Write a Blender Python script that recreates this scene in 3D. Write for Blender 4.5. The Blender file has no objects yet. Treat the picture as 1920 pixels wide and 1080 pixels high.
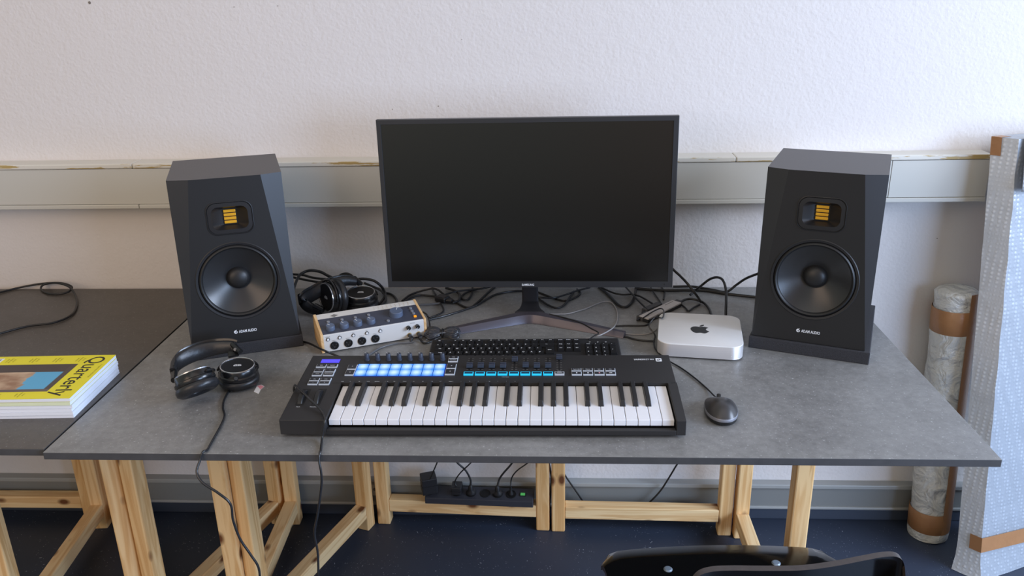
import bpy, bmesh, math, random
from mathutils import Vector, Matrix
random.seed(7)
SC = bpy.context.scene
COL = SC.collection
PI = math.pi

# ------------------------------------------------------------------ camera
F = 1561.7245
CAM = Vector((0.1409, -1.3509, 0.8305))
YAW, PITCH, ROLL = 0.0561, -0.3512, 0.0224
CM = Matrix.Rotation(YAW, 3, 'Z') @ Matrix.Rotation(PITCH, 3, 'X') @ Matrix.Rotation(ROLL, 3, 'Y')
cd = bpy.data.cameras.new('camera'); cam = bpy.data.objects.new('camera', cd); COL.objects.link(cam)
cd.sensor_width = 36.0; cd.lens = F / 1920 * 36.0; cd.clip_start = 0.02; cd.clip_end = 50
cm = Matrix.Identity(4)
for i in range(3):
    cm[i][0] = CM[i][0]; cm[i][1] = CM[i][2]; cm[i][2] = -CM[i][1]; cm[i][3] = CAM[i]
cam.matrix_world = cm
SC.camera = cam

def ray(u, v): return CM @ Vector(((u - 960) / F, 1, -(v - 540) / F))
def P(u, v, z=0.0):                       # point seen at (u, v) lying at height z above the worktop
    d = ray(u, v); return CAM + d * ((z - CAM.z) / d.z)
def PY(u, v, y):                          # point seen at (u, v) lying in the plane at depth y
    d = ray(u, v); return CAM + d * ((y - CAM.y) / d.y)

FLOOR = -0.785
WALLY = 0.935

# --------------------------------------------------------------- materials
def lin(c):
    r = []
    for x in c:
        x /= 255.0
        r.append(x / 12.92 if x <= 0.04045 else ((x + 0.055) / 1.055) ** 2.4)
    return (*r, 1.0)

def mat(name, rgb, rough=0.5, metal=0.0, var=0.06, scale=30.0, bump=0.0, bscale=200.0, emit=None, estr=0.0, coat=0.0, spec=0.5, trans=0.0, alpha=1.0):
    m = bpy.data.materials.new(name); m.use_nodes = True
    nt = m.node_tree; N = nt.nodes; L = nt.links
    b = N['Principled BSDF']
    c = lin(rgb)
    tc = N.new('ShaderNodeTexCoord')
    no = N.new('ShaderNodeTexNoise'); no.inputs['Scale'].default_value = scale; no.inputs['Detail'].default_value = 3
    L.new(tc.outputs['Object'], no.inputs['Vector'])
    mx = N.new('ShaderNodeMix'); mx.data_type = 'RGBA'
    mx.inputs[6].default_value = tuple(x * (1 - var) for x in c[:3]) + (1,)
    mx.inputs[7].default_value = tuple(min(1, x * (1 + var)) for x in c[:3]) + (1,)
    L.new(no.outputs['Fac'], mx.inputs[0]); L.new(mx.outputs[2], b.inputs['Base Color'])
    b.inputs['Roughness'].default_value = rough; b.inputs['Metallic'].default_value = metal
    b.inputs['Specular IOR Level'].default_value = spec
    if coat: b.inputs['Coat Weight'].default_value = coat; b.inputs['Coat Roughness'].default_value = 0.1
    if trans: b.inputs['Transmission Weight'].default_value = trans
    if alpha < 1: b.inputs['Alpha'].default_value = alpha
    if bump:
        n2 = N.new('ShaderNodeTexNoise'); n2.inputs['Scale'].default_value = bscale; n2.inputs['Detail'].default_value = 4
        L.new(tc.outputs['Object'], n2.inputs['Vector'])
        bp = N.new('ShaderNodeBump'); bp.inputs['Strength'].default_value = bump; bp.inputs['Distance'].default_value = 0.002
        L.new(n2.outputs['Fac'], bp.inputs['Height']); L.new(bp.outputs['Normal'], b.inputs['Normal'])
    if emit:
        b.inputs['Emission Color'].default_value = lin(emit); b.inputs['Emission Strength'].default_value = estr
    return m

def ramp(N, L, src, p0, c0, p1, c1):
    r = N.new('ShaderNodeValToRGB'); e = r.color_ramp.elements
    e[0].position = p0; e[0].color = c0; e[1].position = p1; e[1].color = c1
    L.new(src, r.inputs['Fac']); return r

def mix(N, L, fac, a, b, mode='MIX'):
    m = N.new('ShaderNodeMix'); m.data_type = 'RGBA'; m.blend_type = mode
    for s, i in ((fac, 0), (a, 6), (b, 7)):
        if isinstance(s, (tuple, float, int)): m.inputs[i].default_value = s
        else: L.new(s, m.inputs[i])
    return m.outputs[2]

def wall_mat():
    m = mat('plaster', (218, 213, 210), 0.85, var=0.015, scale=3)
    N = m.node_tree.nodes; L = m.node_tree.links; b = N['Principled BSDF']
    tc = N.new('ShaderNodeTexCoord')
    n = N.new('ShaderNodeTexNoise'); n.inputs['Scale'].default_value = 130; n.inputs['Detail'].default_value = 2; n.inputs['Roughness'].default_value = 0.4
    L.new(tc.outputs['Object'], n.inputs['Vector'])
    n2 = N.new('ShaderNodeTexNoise'); n2.inputs['Scale'].default_value = 35; n2.inputs['Detail'].default_value = 3
    L.new(tc.outputs['Object'], n2.inputs['Vector'])
    ad = N.new('ShaderNodeMath'); ad.operation = 'ADD'; L.new(n.outputs['Fac'], ad.inputs[0]); L.new(n2.outputs['Fac'], ad.inputs[1])
    bp = N.new('ShaderNodeBump'); bp.inputs['Strength'].default_value = 0.34; bp.inputs['Distance'].default_value = 0.003
    L.new(ad.outputs[0], bp.inputs['Height']); L.new(bp.outputs['Normal'], b.inputs['Normal'])
    return m

def desk_mat(name, rgb, spk=0.75):
    m = mat(name, rgb, 0.38, var=0.10, scale=6, spec=0.95)
    N = m.node_tree.nodes; L = m.node_tree.links; b = N['Principled BSDF']
    base = b.inputs['Base Color'].links[0].from_socket
    tc = N.new('ShaderNodeTexCoord')
    # pale flecks and hazy rubbed patches of a through-dyed board
    n = N.new('ShaderNodeTexNoise'); n.inputs['Scale'].default_value = 190; n.inputs['Detail'].default_value = 3
    L.new(tc.outputs['Object'], n.inputs['Vector'])
    r = ramp(N, L, n.outputs['Fac'], 0.63, (0, 0, 0, 1), 0.76, (1, 1, 1, 1))
    n3 = N.new('ShaderNodeTexNoise'); n3.inputs['Scale'].default_value = 9; n3.inputs['Detail'].default_value = 6
    L.new(tc.outputs['Object'], n3.inputs['Vector'])
    r3 = ramp(N, L, n3.outputs['Fac'], 0.35, (0.88, 0.88, 0.88, 1), 0.72, (1.12, 1.12, 1.12, 1))
    c1 = mix(N, L, 1.0, base, r3.outputs['Color'], 'MULTIPLY')
    n5 = N.new('ShaderNodeTexNoise'); n5.inputs['Scale'].default_value = 55; n5.inputs['Detail'].default_value = 8; n5.inputs['Roughness'].default_value = 0.75
    L.new(tc.outputs['Object'], n5.inputs['Vector'])
    r5 = ramp(N, L, n5.outputs['Fac'], 0.33, (0.80, 0.80, 0.80, 1), 0.68, (1.22, 1.22, 1.22, 1))
    c1 = mix(N, L, 1.0, c1, r5.outputs['Color'], 'MULTIPLY')
    mu = N.new('ShaderNodeMath'); mu.operation = 'MULTIPLY'; L.new(r.outputs['Color'], mu.inputs[0]); mu.inputs[1].default_value = spk
    c2 = mix(N, L, mu.outputs[0], c1, lin((190, 192, 194)))
    L.new(c2, b.inputs['Base Color'])
    r4 = ramp(N, L, n3.outputs['Fac'], 0.3, (0.38, 0.38, 0.38, 1), 0.75, (0.50, 0.50, 0.50, 1))
    L.new(r4.outputs['Color'], b.inputs['Roughness'])
    bp = N.new('ShaderNodeBump'); bp.inputs['Strength'].default_value = 0.15; bp.inputs['Distance'].default_value = 0.0008
    L.new(n.outputs['Fac'], bp.inputs['Height']); L.new(bp.outputs['Normal'], b.inputs['Normal'])
    return m

def floor_mat():
    m = mat('linoleum', (46, 55, 72), 0.5, var=0.15, scale=4)
    N = m.node_tree.nodes; L = m.node_tree.links; b = N['Principled BSDF']
    base = b.inputs['Base Color'].links[0].from_socket
    tc = N.new('ShaderNodeTexCoord')
    v = N.new('ShaderNodeTexVoronoi'); v.inputs['Scale'].default_value = 24
    n = N.new('ShaderNodeTexNoise'); n.inputs['Scale'].default_value = 11
    mp = N.new('ShaderNodeVectorMath'); mp.operation = 'ADD'
    L.new(tc.outputs['Object'], n.inputs['Vector']); L.new(tc.outputs['Object'], mp.inputs[0]); L.new(n.outputs['Color'], mp.inputs[1])
    L.new(mp.outputs[0], v.inputs['Vector'])
    r = ramp(N, L, v.outputs['Distance'], 0.075, (1, 1, 1, 1), 0.13, (0, 0, 0, 1))
    n2 = N.new('ShaderNodeTexNoise'); n2.inputs['Scale'].default_value = 17; L.new(tc.outputs['Object'], n2.inputs['Vector'])
    r2 = ramp(N, L, n2.outputs['Fac'], 0.44, (0, 0, 0, 1), 0.56, (1, 1, 1, 1))
    mu = N.new('ShaderNodeMath'); mu.operation = 'MULTIPLY'; L.new(r.outputs['Color'], mu.inputs[0]); L.new(r2.outputs['Color'], mu.inputs[1])
    L.new(mix(N, L, mu.outputs[0], base, lin((190, 198, 210))), b.inputs['Base Color'])
    return m

def wood_mat(name, light, dark, along=2, knots=True):
    m = mat(name, light, 0.55, var=0.05, scale=8)
    N = m.node_tree.nodes; L = m.node_tree.links; b = N['Principled BSDF']
    tc = N.new('ShaderNodeTexCoord'); oi = N.new('ShaderNodeObjectInfo')
    ad = N.new('ShaderNodeVectorMath'); ad.operation = 'ADD'
    ml = N.new('ShaderNodeMath'); ml.operation = 'MULTIPLY'; ml.inputs[1].default_value = 13.0
    L.new(oi.outputs['Random'], ml.inputs[0]); L.new(tc.outputs['Object'], ad.inputs[0]); L.new(ml.outputs[0], ad.inputs[1])
    mp = N.new('ShaderNodeMapping'); s = [26, 26, 26]; s[along] = 1.6; mp.inputs['Scale'].default_value = s
    L.new(ad.outputs[0], mp.inputs['Vector'])
    n = N.new('ShaderNodeTexNoise'); n.inputs['Scale'].default_value = 1.0; n.inputs['Detail'].default_value = 4; n.inputs['Distortion'].default_value = 1.2
    L.new(mp.outputs[0], n.inputs['Vector'])
    ws = N.new('ShaderNodeMath'); ws.operation = 'MULTIPLY'; ws.inputs[1].default_value = 7.0; L.new(n.outputs['Fac'], ws.inputs[0])
    fr = N.new('ShaderNodeMath'); fr.operation = 'PINGPONG'; fr.inputs[1].default_value = 1.0; L.new(ws.outputs[0], fr.inputs[0])
    r = ramp(N, L, fr.outputs[0], 0.1, lin(dark), 0.75, lin(light))
    col = r.outputs['Color']
    if knots:
        v = N.new('ShaderNodeTexVoronoi'); v.inputs['Scale'].default_value = 1.0
        mp2 = N.new('ShaderNodeMapping'); s2 = [16, 16, 16]; s2[along] = 9; mp2.inputs['Scale'].default_value = s2
        L.new(ad.outputs[0], mp2.inputs['Vector']); L.new(mp2.outputs[0], v.inputs['Vector'])
        rk = ramp(N, L, v.outputs['Distance'], 0.10, (1, 1, 1, 1), 0.22, (0, 0, 0, 1))
        col = mix(N, L, rk.outputs['Color'], col, lin((112, 66, 34)))
    L.new(col, b.inputs['Base Color'])
    return m

def bubble_mat(name, rgb, rough=0.3, scale=95.0, strength=0.8, cr=0.5, dots=0.16):
    m = mat(name, rgb, rough, var=0.10, scale=14, spec=0.6)
    N = m.node_tree.nodes; L = m.node_tree.links; b = N['Principled BSDF']
    tc = N.new('ShaderNodeTexCoord')
    v = N.new('ShaderNodeTexVoronoi'); v.inputs['Scale'].default_value = scale; v.inputs['Randomness'].default_value = 0.08
    n = N.new('ShaderNodeTexNoise'); n.inputs['Scale'].default_value = 16; n.inputs['Detail'].default_value = 5; n.inputs['Distortion'].default_value = 0.8
    L.new(tc.outputs['Object'], v.inputs['Vector']); L.new(tc.outputs['Object'], n.inputs['Vector'])
    r = ramp(N, L, v.outputs['Distance'], 0.05, (1, 1, 1, 1), 0.5, (0, 0, 0, 1))
    b1 = N.new('ShaderNodeBump'); b1.inputs['Strength'].default_value = strength; b1.inputs['Distance'].default_value = 0.003
    L.new(r.outputs['Color'], b1.inputs['Height'])
    b2 = N.new('ShaderNodeBump'); b2.inputs['Strength'].default_value = cr; b2.inputs['Distance'].default_value = 0.03
    L.new(n.outputs['Fac'], b2.inputs['Height']); L.new(b2.outputs['Normal'], b1.inputs['Normal'])
    L.new(b1.outputs['Normal'], b.inputs['Normal'])
    base = b.inputs['Base Color'].links[0].from_socket
    rr = ramp(N, L, v.outputs['Distance'], 0.12, (1 + dots, 1 + dots, 1 + dots, 1), 0.42, (1 - dots * .75, 1 - dots * .75, 1 - dots * .75, 1))
    L.new(mix(N, L, 1.0, base, rr.outputs['Color'], 'MULTIPLY'), b.inputs['Base Color'])
    return m

def rail_mat():
    m = mat('painted_rail', (212, 208, 198), 0.45, var=0.03, scale=5)
    N = m.node_tree.nodes; L = m.node_tree.links; b = N['Principled BSDF']
    base = b.inputs['Base Color'].links[0].from_socket
    tc = N.new('ShaderNodeTexCoord')
    mp = N.new('ShaderNodeMapping'); mp.inputs['Scale'].default_value = (5.5, 60, 60); L.new(tc.outputs['Object'], mp.inputs['Vector'])
    n = N.new('ShaderNodeTexNoise'); n.inputs['Scale'].default_value = 1.0; n.inputs['Detail'].default_value = 5; n.inputs['Roughness'].default_value = 0.65
    L.new(mp.outputs[0], n.inputs['Vector'])
    r = ramp(N, L, n.outputs['Fac'], 0.565, (0, 0, 0, 1), 0.585, (1, 1, 1, 1))
    # only the exposed front face is worn
    sp = N.new('ShaderNodeSeparateXYZ'); g = N.new('ShaderNodeNewGeometry'); L.new(g.outputs['Normal'], sp.inputs[0])
    lt = N.new('ShaderNodeMath'); lt.operation = 'LESS_THAN'; lt.inputs[1].default_value = -0.8; L.new(sp.outputs['Y'], lt.inputs[0])
    mu = N.new('ShaderNodeMath'); mu.operation = 'MULTIPLY'; L.new(r.outputs['Color'], mu.inputs[0]); L.new(lt.outputs[0], mu.inputs[1])
    L.new(mix(N, L, mu.outputs[0], base, lin((176, 152, 98))), b.inputs['Base Color'])
    return m

def pad_glow(name, edge, centre, s):
    m = bpy.data.materials.new(name); m.use_nodes = True
    N = m.node_tree.nodes; L = m.node_tree.links; b = N['Principled BSDF']
    tc = N.new('ShaderNodeTexCoord')
    vm = N.new('ShaderNodeVectorMath'); vm.operation = 'DISTANCE'; vm.inputs[1].default_value = (0.5, 0.5, 0.5)
    vm.inputs[1].default_value = (0.5, 0.5, 0.0)
    fl = N.new('ShaderNodeVectorMath'); fl.operation = 'MULTIPLY'; fl.inputs[1].default_value = (1, 1, 0)
    L.new(tc.outputs['Generated'], fl.inputs[0]); L.new(fl.outputs[0], vm.inputs[0])
    r = ramp(N, L, vm.outputs['Value'], 0.12, lin(centre), 0.62, lin(edge))
    b.inputs['Base Color'].default_value = (0.05, 0.08, 0.12, 1)
    L.new(r.outputs['Color'], b.inputs['Emission Color']); b.inputs['Emission Strength'].default_value = s
    b.inputs['Roughness'].default_value = 0.4
    return m

def grid_art():                                  # printed picture on the magazine: plain generic colour fields
    m = bpy.data.materials.new('cover_print'); m.use_nodes = True
    N = m.node_tree.nodes; L = m.node_tree.links; b = N['Principled BSDF']; b.inputs['Roughness'].default_value = 0.35
    tc = N.new('ShaderNodeTexCoord'); sp = N.new('ShaderNodeSeparateXYZ'); L.new(tc.outputs['Generated'], sp.inputs[0])
    n = N.new('ShaderNodeTexNoise'); n.inputs['Scale'].default_value = 3; n.inputs['Detail'].default_value = 4
    L.new(tc.outputs['Generated'], n.inputs['Vector'])
    sand = ramp(N, L, n.outputs['Fac'], 0.35, lin((150, 112, 84)), 0.65, lin((214, 188, 158)))
    ad = N.new('ShaderNodeMath'); ad.operation = 'MULTIPLY_ADD'; L.new(n.outputs['Fac'], ad.inputs[0]); ad.inputs[1].default_value = 0.35; L.new(sp.outputs['X'], ad.inputs[2])
    fx = ramp(N, L, ad.outputs[0], 0.80, (0, 0, 0, 1), 0.82, (1, 1, 1, 1))
    c = mix(N, L, fx.outputs['Color'], sand.outputs['Color'], lin((86, 172, 214)))
    fy = ramp(N, L, sp.outputs['Y'], 0.70, (0, 0, 0, 1), 0.71, (1, 1, 1, 1))
    c = mix(N, L, fy.outputs['Color'], c, lin((62, 48, 44)))
    fr = ramp(N, L, sp.outputs['X'], 0.93, (0, 0, 0, 1), 0.94, (1, 1, 1, 1))
    c = mix(N, L, fr.outputs['Color'], c, lin((72, 58, 52)))
    f0 = ramp(N, L, sp.outputs['Y'], 0.08, (1, 1, 1, 1), 0.09, (0, 0, 0, 1))
    c = mix(N, L, f0.outputs['Color'], c, lin((96, 84, 78)))
    L.new(c, b.inputs['Base Color']); return m

M = {}
M['wall'] = wall_mat()
M['floor'] = floor_mat()
M['desk'] = desk_mat('dark_board', (126, 126, 125), 0.8)
M['desk_left'] = desk_mat('darker_board', (70, 64, 58), 0.35)
M['desk_edge'] = mat('board_edge', (70, 70, 72), 0.6, var=0.25, scale=40)
M['rail'] = rail_mat()
M['duct'] = mat('duct_grey', (196, 194, 186), 0.4, var=0.02, scale=3)
M['duct_gap'] = mat('duct_gap', (90, 86, 80), 0.8)
M['plinth'] = mat('plinth_paint', (128, 130, 128), 0.5, var=0.05, scale=4)
M['plinth_lt'] = mat('plinth_light', (158, 160, 158), 0.4, var=0.05, scale=4)
M['cove'] = mat('cove_lino', (58, 66, 80), 0.45, var=0.1, scale=4)
M['pine_z'] = wood_mat('pine_upright', (240, 202, 146), (220, 172, 112), 2)
M['pine_x'] = wood_mat('pine_rail', (246, 214, 162), (228, 186, 130), 0)
M['ash'] = wood_mat('ash_cheek', (226, 190, 140), (200, 160, 108), 1, False)
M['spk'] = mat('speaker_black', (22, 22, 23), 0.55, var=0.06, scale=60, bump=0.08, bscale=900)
M['spk_facet'] = mat('speaker_facet_lit', (42, 43, 46), 0.36, var=0.05, scale=60)  # paler than the baffle: window light painted into the facet colour
M['spk_top'] = mat('speaker_vinyl_sheen', (76, 73, 73), 0.5, var=0.05, scale=60)  # black vinyl, its reflected light painted in as a paler base
M['cone'] = mat('woofer_cone', (40, 41, 43), 0.28, var=0.04, scale=60)
M['rubber'] = mat('rubber_black', (28, 28, 29), 0.45)
M['blk'] = mat('black_plastic', (30, 30, 32), 0.42)
M['blk_sat'] = mat('satin_black', (26, 27, 29), 0.3)
M['blk_deep'] = mat('deep_black', (12, 12, 13), 0.6)
M['foam'] = mat('foam_black', (50, 50, 54), 0.95, var=0.3, scale=300, bump=0.8, bscale=600)
M['foam_lt'] = mat('foam_edge', (62, 66, 74), 0.6, var=0.2, scale=300, bump=0.4, bscale=600)
M['gold'] = mat('ribbon_gold', (232, 172, 40), 0.4, 0.3, var=0.1, scale=100)
M['white'] = mat('print_white', (225, 228, 232), 0.5, var=0.02)
M['bezel'] = mat('monitor_bezel', (41, 42, 45), 0.42, var=0.03)
M['screen'] = mat('screen_glass', (6, 6, 6), 0.25, var=0.02, spec=0.8)
M['stand'] = mat('stand_metal', (78, 74, 82), 0.32, 0.35, var=0.04)
M['stand_dk'] = mat('stand_dark', (36, 36, 40), 0.45, 0.2)
M['lk'] = mat('controller_body', (37, 36, 37), 0.5, var=0.04, bump=0.05, bscale=1500)
M['keyw'] = mat('ivory_white', (232, 233, 238), 0.3, var=0.01)
M['keyb'] = mat('ebony_black', (34, 34, 36), 0.4)
M['btn_rim'] = mat('button_rim', (190, 198, 208), 0.4)
M['btn'] = mat('button_top', (38, 40, 46), 0.45)
M['knob'] = mat('rubber_knob', (52, 58, 72), 0.45)
M['lcd'] = mat('lcd_blue', (40, 36, 160), 0.3, emit=(84, 74, 228), estr=0.9)
M['pad'] = pad_glow('pad_glow', (40, 140, 250), (205, 240, 255), 1.0)
M['pad_gap'] = mat('pad_gap', (20, 40, 120), 0.5, emit=(26, 64, 196), estr=0.35)
M['cyan'] = mat('cyan_glow', (20, 120, 160), 0.4, emit=(30, 190, 240), estr=1.0)
M['cyan_top'] = mat('cyan_top', (16, 40, 56), 0.4, emit=(4, 50, 80), estr=0.5)
M['volt'] = mat('case_silver', (206, 206, 205), 0.5, 0.0, var=0.03, bump=0.05, bscale=1200)
M['volt_top'] = mat('case_cream', (206, 203, 197), 0.5, var=0.03)
M['volt_blue'] = mat('case_slate', (62, 66, 80), 0.5, var=0.05)
M['volt_knob'] = mat('slate_knob', (86, 98, 120), 0.45, var=0.05)
M['orange'] = mat('orange_button', (240, 150, 20), 0.4, emit=(250, 150, 10), estr=0.6)
M['brass'] = mat('brass_ring', (214, 180, 112), 0.3, 0.8)
M['chrome'] = mat('chrome', (200, 202, 206), 0.2, 0.9)
M['silver_btn'] = mat('silver_button', (150, 154, 162), 0.35, 0.4)
M['mac'] = mat('aluminium', (224, 224, 224), 0.42, 0.1, var=0.02)
M['mac_side'] = mat('aluminium_side', (205, 203, 203), 0.35, 0.45, var=0.02)
M['logo_blk'] = mat('logo_black', (34, 34, 36), 0.35)
M['mouse'] = mat('mouse_shell', (56, 55, 56), 0.34, var=0.04)
M['mouse_band'] = mat('mouse_band', (124, 126, 134), 0.35, 0.1)
M['cable'] = mat('cable_black', (26, 26, 27), 0.42)
M['cable_gl'] = mat('cable_gloss', (38, 39, 42), 0.2)
M['coil_cable'] = mat('coil_cable', (50, 52, 58), 0.18)
M['cable_gy'] = mat('cable_grey', (96, 98, 102), 0.35)
M['cable_lt'] = mat('cable_pale', (150, 148, 148), 0.35)
M['leather'] = mat('leatherette', (34, 35, 38), 0.36, var=0.1, scale=40, bump=0.25, bscale=120)
M['hp'] = mat('headphone_gloss', (26, 27, 29), 0.22)
M['hp_plate'] = mat('headphone_plate', (28, 28, 29), 0.4)
M['tie'] = mat('tie_blue', (70, 110, 160), 0.4)
M['paper'] = mat('paper_white', (228, 232, 240), 0.7, var=0.02)
M['pages'] = mat('page_edges', (226, 232, 244), 0.7, var=0.12, scale=900)
M['yellow'] = mat('cover_yellow', (234, 222, 26), 0.35, var=0.03)
M['ink'] = mat('ink_black', (28, 26, 22), 0.5)
M['ink_soft'] = mat('ink_soft', (140, 130, 30), 0.5)
M['greenpg'] = mat('cover_pale_green', (222, 230, 196), 0.5)
M['print'] = grid_art()
M['pink'] = mat('pink_print', (222, 150, 165), 0.6, var=0.2, scale=200)
M['chair'] = mat('black_lacquer', (12, 12, 13), 0.12, var=0.05, coat=0.4)
M['chair_edge'] = mat('worn_ply_edge', (56, 48, 44), 0.25, var=0.3, scale=90)
M['bolt'] = mat('grey_bolt', (132, 146, 160), 0.35, 0.2)
M['steel'] = mat('steel_tube', (150, 152, 156), 0.25, 0.9)
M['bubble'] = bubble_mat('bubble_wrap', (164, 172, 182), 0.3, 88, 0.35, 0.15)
M['bubble_side'] = bubble_mat('bubble_wrap_side_lit', (214, 218, 222), 0.4, 88, 0.25, 0.12)  # same wrap, narrow side painted paler to make up for dimmer light
M['bubble_roll'] = bubble_mat('bubble_wrap_roll', (218, 218, 212), 0.24, 70, 0.15, 1.0, 0.04)
M['tape'] = mat('brown_tape', (164, 118, 78), 0.35, var=0.12, scale=20, bump=0.5, bscale=60)
M['card'] = mat('cardboard', (140, 104, 74), 0.8, var=0.1)
M['strip'] = mat('power_strip_case', (52, 54, 62), 0.5)
M['adapter'] = mat('adapter_black', (38, 38, 41), 0.45)
M['green'] = mat('switch_green', (70, 150, 80), 0.3, emit=(80, 170, 90), estr=0.5)
M['kb'] = mat('keyboard_black', (36, 36, 38), 0.5)
M['kbkey'] = mat('keycap_black', (26, 27, 30), 0.4)
M['dongle'] = mat('dongle_grey', (66, 66, 68), 0.5)
M['hub'] = mat('hub_silver', (196, 192, 190), 0.4, 0.2)
M['fleck'] = mat('wall_mark', (120, 112, 104), 0.9)
M['smear'] = mat('logo_grey', (120, 118, 114), 0.6)

# ------------------------------------------------------------ mesh helpers
def new(): return bmesh.new()

def obj(name, bm, mats, parent=None, bev=0.0, seg=2, smooth=False, angle=35, label=None):
    me = bpy.data.meshes.new(name)
    bmesh.ops.recalc_face_normals(bm, faces=bm.faces)
    bm.to_mesh(me); bm.free()
    if not isinstance(mats, (list, tuple)): mats = [mats]
    for m in mats: me.materials.append(m if not isinstance(m, str) else M[m])
    if smooth:
        for p in me.polygons: p.use_smooth = True
        me.set_sharp_from_angle(angle=math.radians(angle))
    o = bpy.data.objects.new(name, me); COL.objects.link(o)
    if parent: o.parent = parent
    if bev:
        md = o.modifiers.new('bevel', 'BEVEL'); md.width = bev; md.segments = seg; md.limit_method = 'ANGLE'; md.angle_limit = math.radians(40)
    if label: o['label'] = label
    return o

def tag(o, label, cat, group=None):
    o['label'] = label; o['category'] = cat
    if group: o['group'] = group
    return o

def thing(name, label, cat, loc=(0, 0, 0), rot=None, group=None):
    o = bpy.data.objects.new(name, None); COL.objects.link(o)
    o.empty_display_size = 0.02
    o.location = loc
    if rot is not None:
        o.rotation_mode = 'QUATERNION'; o.rotation_quaternion = rot.to_quaternion()
    return tag(o, label, cat, group)

def struct(o): o['kind'] = 'structure'; return o

def setmi(faces, mi):
    for f in faces: f.material_index = mi

def bx(bm, a, b, mi=0, X=None, ztop=None):
    x0, y0, z0 = a; x1, y1, z1 = b
    co = [(x0, y0, z0), (x1, y0, z0), (x1, y1, z0), (x0, y1, z0), (x0, y0, z1), (x1, y0, z1), (x1, y1, z1), (x0, y1, z1)]
    if ztop: co = co[:4] + [(x, y, ztop(y)) for x, y, z in co[4:]]
    vs = [bm.verts.new(X @ Vector(c) if X else c) for c in co]
    fs = [bm.faces.new([vs[i] for i in q]) for q in ((3, 2, 1, 0), (4, 5, 6, 7), (0, 1, 5, 4), (1, 2, 6, 5), (2, 3, 7, 6), (3, 0, 4, 7))]
    setmi(fs, mi); return vs

def prism(bm, pts, z0, z1, mi=0, X=None, mi_top=None):
    T = (lambda c: X @ Vector(c)) if X else (lambda c: Vector(c))
    lo = [bm.verts.new(T((x, y, z0))) for x, y in pts]; hi = [bm.verts.new(T((x, y, z1))) for x, y in pts]
    n = len(pts)
    fs = [bm.faces.new(lo[::-1])]; top = bm.faces.new(hi)
    fs += [bm.faces.new((lo[i], lo[(i + 1) % n], hi[(i + 1) % n], hi[i])) for i in range(n)]
    setmi(fs, mi); top.material_index = mi if mi_top is None else mi_top
    return lo + hi

def lathe(bm, prof, X=None, n=40, mi=0, sx=1.0, sy=1.0):
    rings = []
    for r, h in prof:
        if r < 1e-6:
            v = bm.verts.new(X @ Vector((0, 0, h)) if X else (0, 0, h)); rings.append([v])
        else:
            rings.append([bm.verts.new((X @ Vector((r * sx * math.cos(2 * PI * i / n), r * sy * math.sin(2 * PI * i / n), h))) if X else (r * sx * math.cos(2 * PI * i / n), r * sy * math.sin(2 * PI * i / n), h)) for i in range(n)])
    for a, b in zip(rings, rings[1:]):
        for i in range(n):
            j = (i + 1) % n
            q = [a[i % len(a)], a[j % len(a)], b[j % len(b)], b[i % len(b)]]
            q = [v for k, v in enumerate(q) if v not in q[:k]]
            if len(q) >= 3:
                f = bm.faces.new(q); f.material_index = mi
    return rings

def cyl(bm, p0, p1, r0, r1=None, n=24, mi=0):
    p0 = Vector(p0); p1 = Vector(p1); r1 = r0 if r1 is None else r1
    q = (p1 - p0); h = q.length
    X = Matrix.Translation(p0) @ q.to_track_quat('Z', 'Y').to_matrix().to_4x4()
    lathe(bm, [(0, 0), (r0, 0), (r1, h), (0, h)], X, n, mi)

def catmull(pts, k=6):
    pts = [Vector(p) for p in pts]
    if len(pts) < 3: return pts
    out = []
    e = [pts[0] * 2 - pts[1]] + pts + [pts[-1] * 2 - pts[-2]]
    for i in range(1, len(e) - 2):
        a, b, c, d = e[i - 1:i + 3]
        for s in range(k):
            t = s / k
            out.append(0.5 * ((2 * b) + (c - a) * t + (2 * a - 5 * b + 4 * c - d) * t * t + (3 * b - 3 * c + d - a) * t ** 3))
    out.append(pts[-1]); return out

def tube(bm, pts, r, n=8, mi=0, k=6, closed=False):
    pts = catmull(pts, k) if k else [Vector(p) for p in pts]
    q = [pts[0]]
    for p in pts[1:]:
        if (p - q[-1]).length > 1e-5: q.append(p)
    pts = q
    up = Vector((0, 0, 1)); rings = []
    t0 = (pts[1] - pts[0]).normalized()
    if abs(t0.dot(up)) > 0.95: up = Vector((1, 0, 0))
    nrm = (up - t0 * up.dot(t0)).normalized()
    for i, p in enumerate(pts):
        t = (pts[min(i + 1, len(pts) - 1)] - pts[max(i - 1, 0)]).normalized()
        nn = nrm - t * nrm.dot(t)
        nrm = nn.normalized() if nn.length > 1e-4 else nrm
        bi = t.cross(nrm)
        rr = r(i / (len(pts) - 1)) if callable(r) else r
        rings.append([bm.verts.new(p + (nrm * math.cos(2 * PI * j / n) + bi * math.sin(2 * PI * j / n)) * rr) for j in range(n)])
    for a, b in zip(rings, rings[1:]):
        for j in range(n):
            f = bm.faces.new((a[j], a[(j + 1) % n], b[(j + 1) % n], b[j])); f.material_index = mi
    for rg in (rings[0][::-1], rings[-1]):
        f = bm.faces.new(rg); f.material_index = mi

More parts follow.
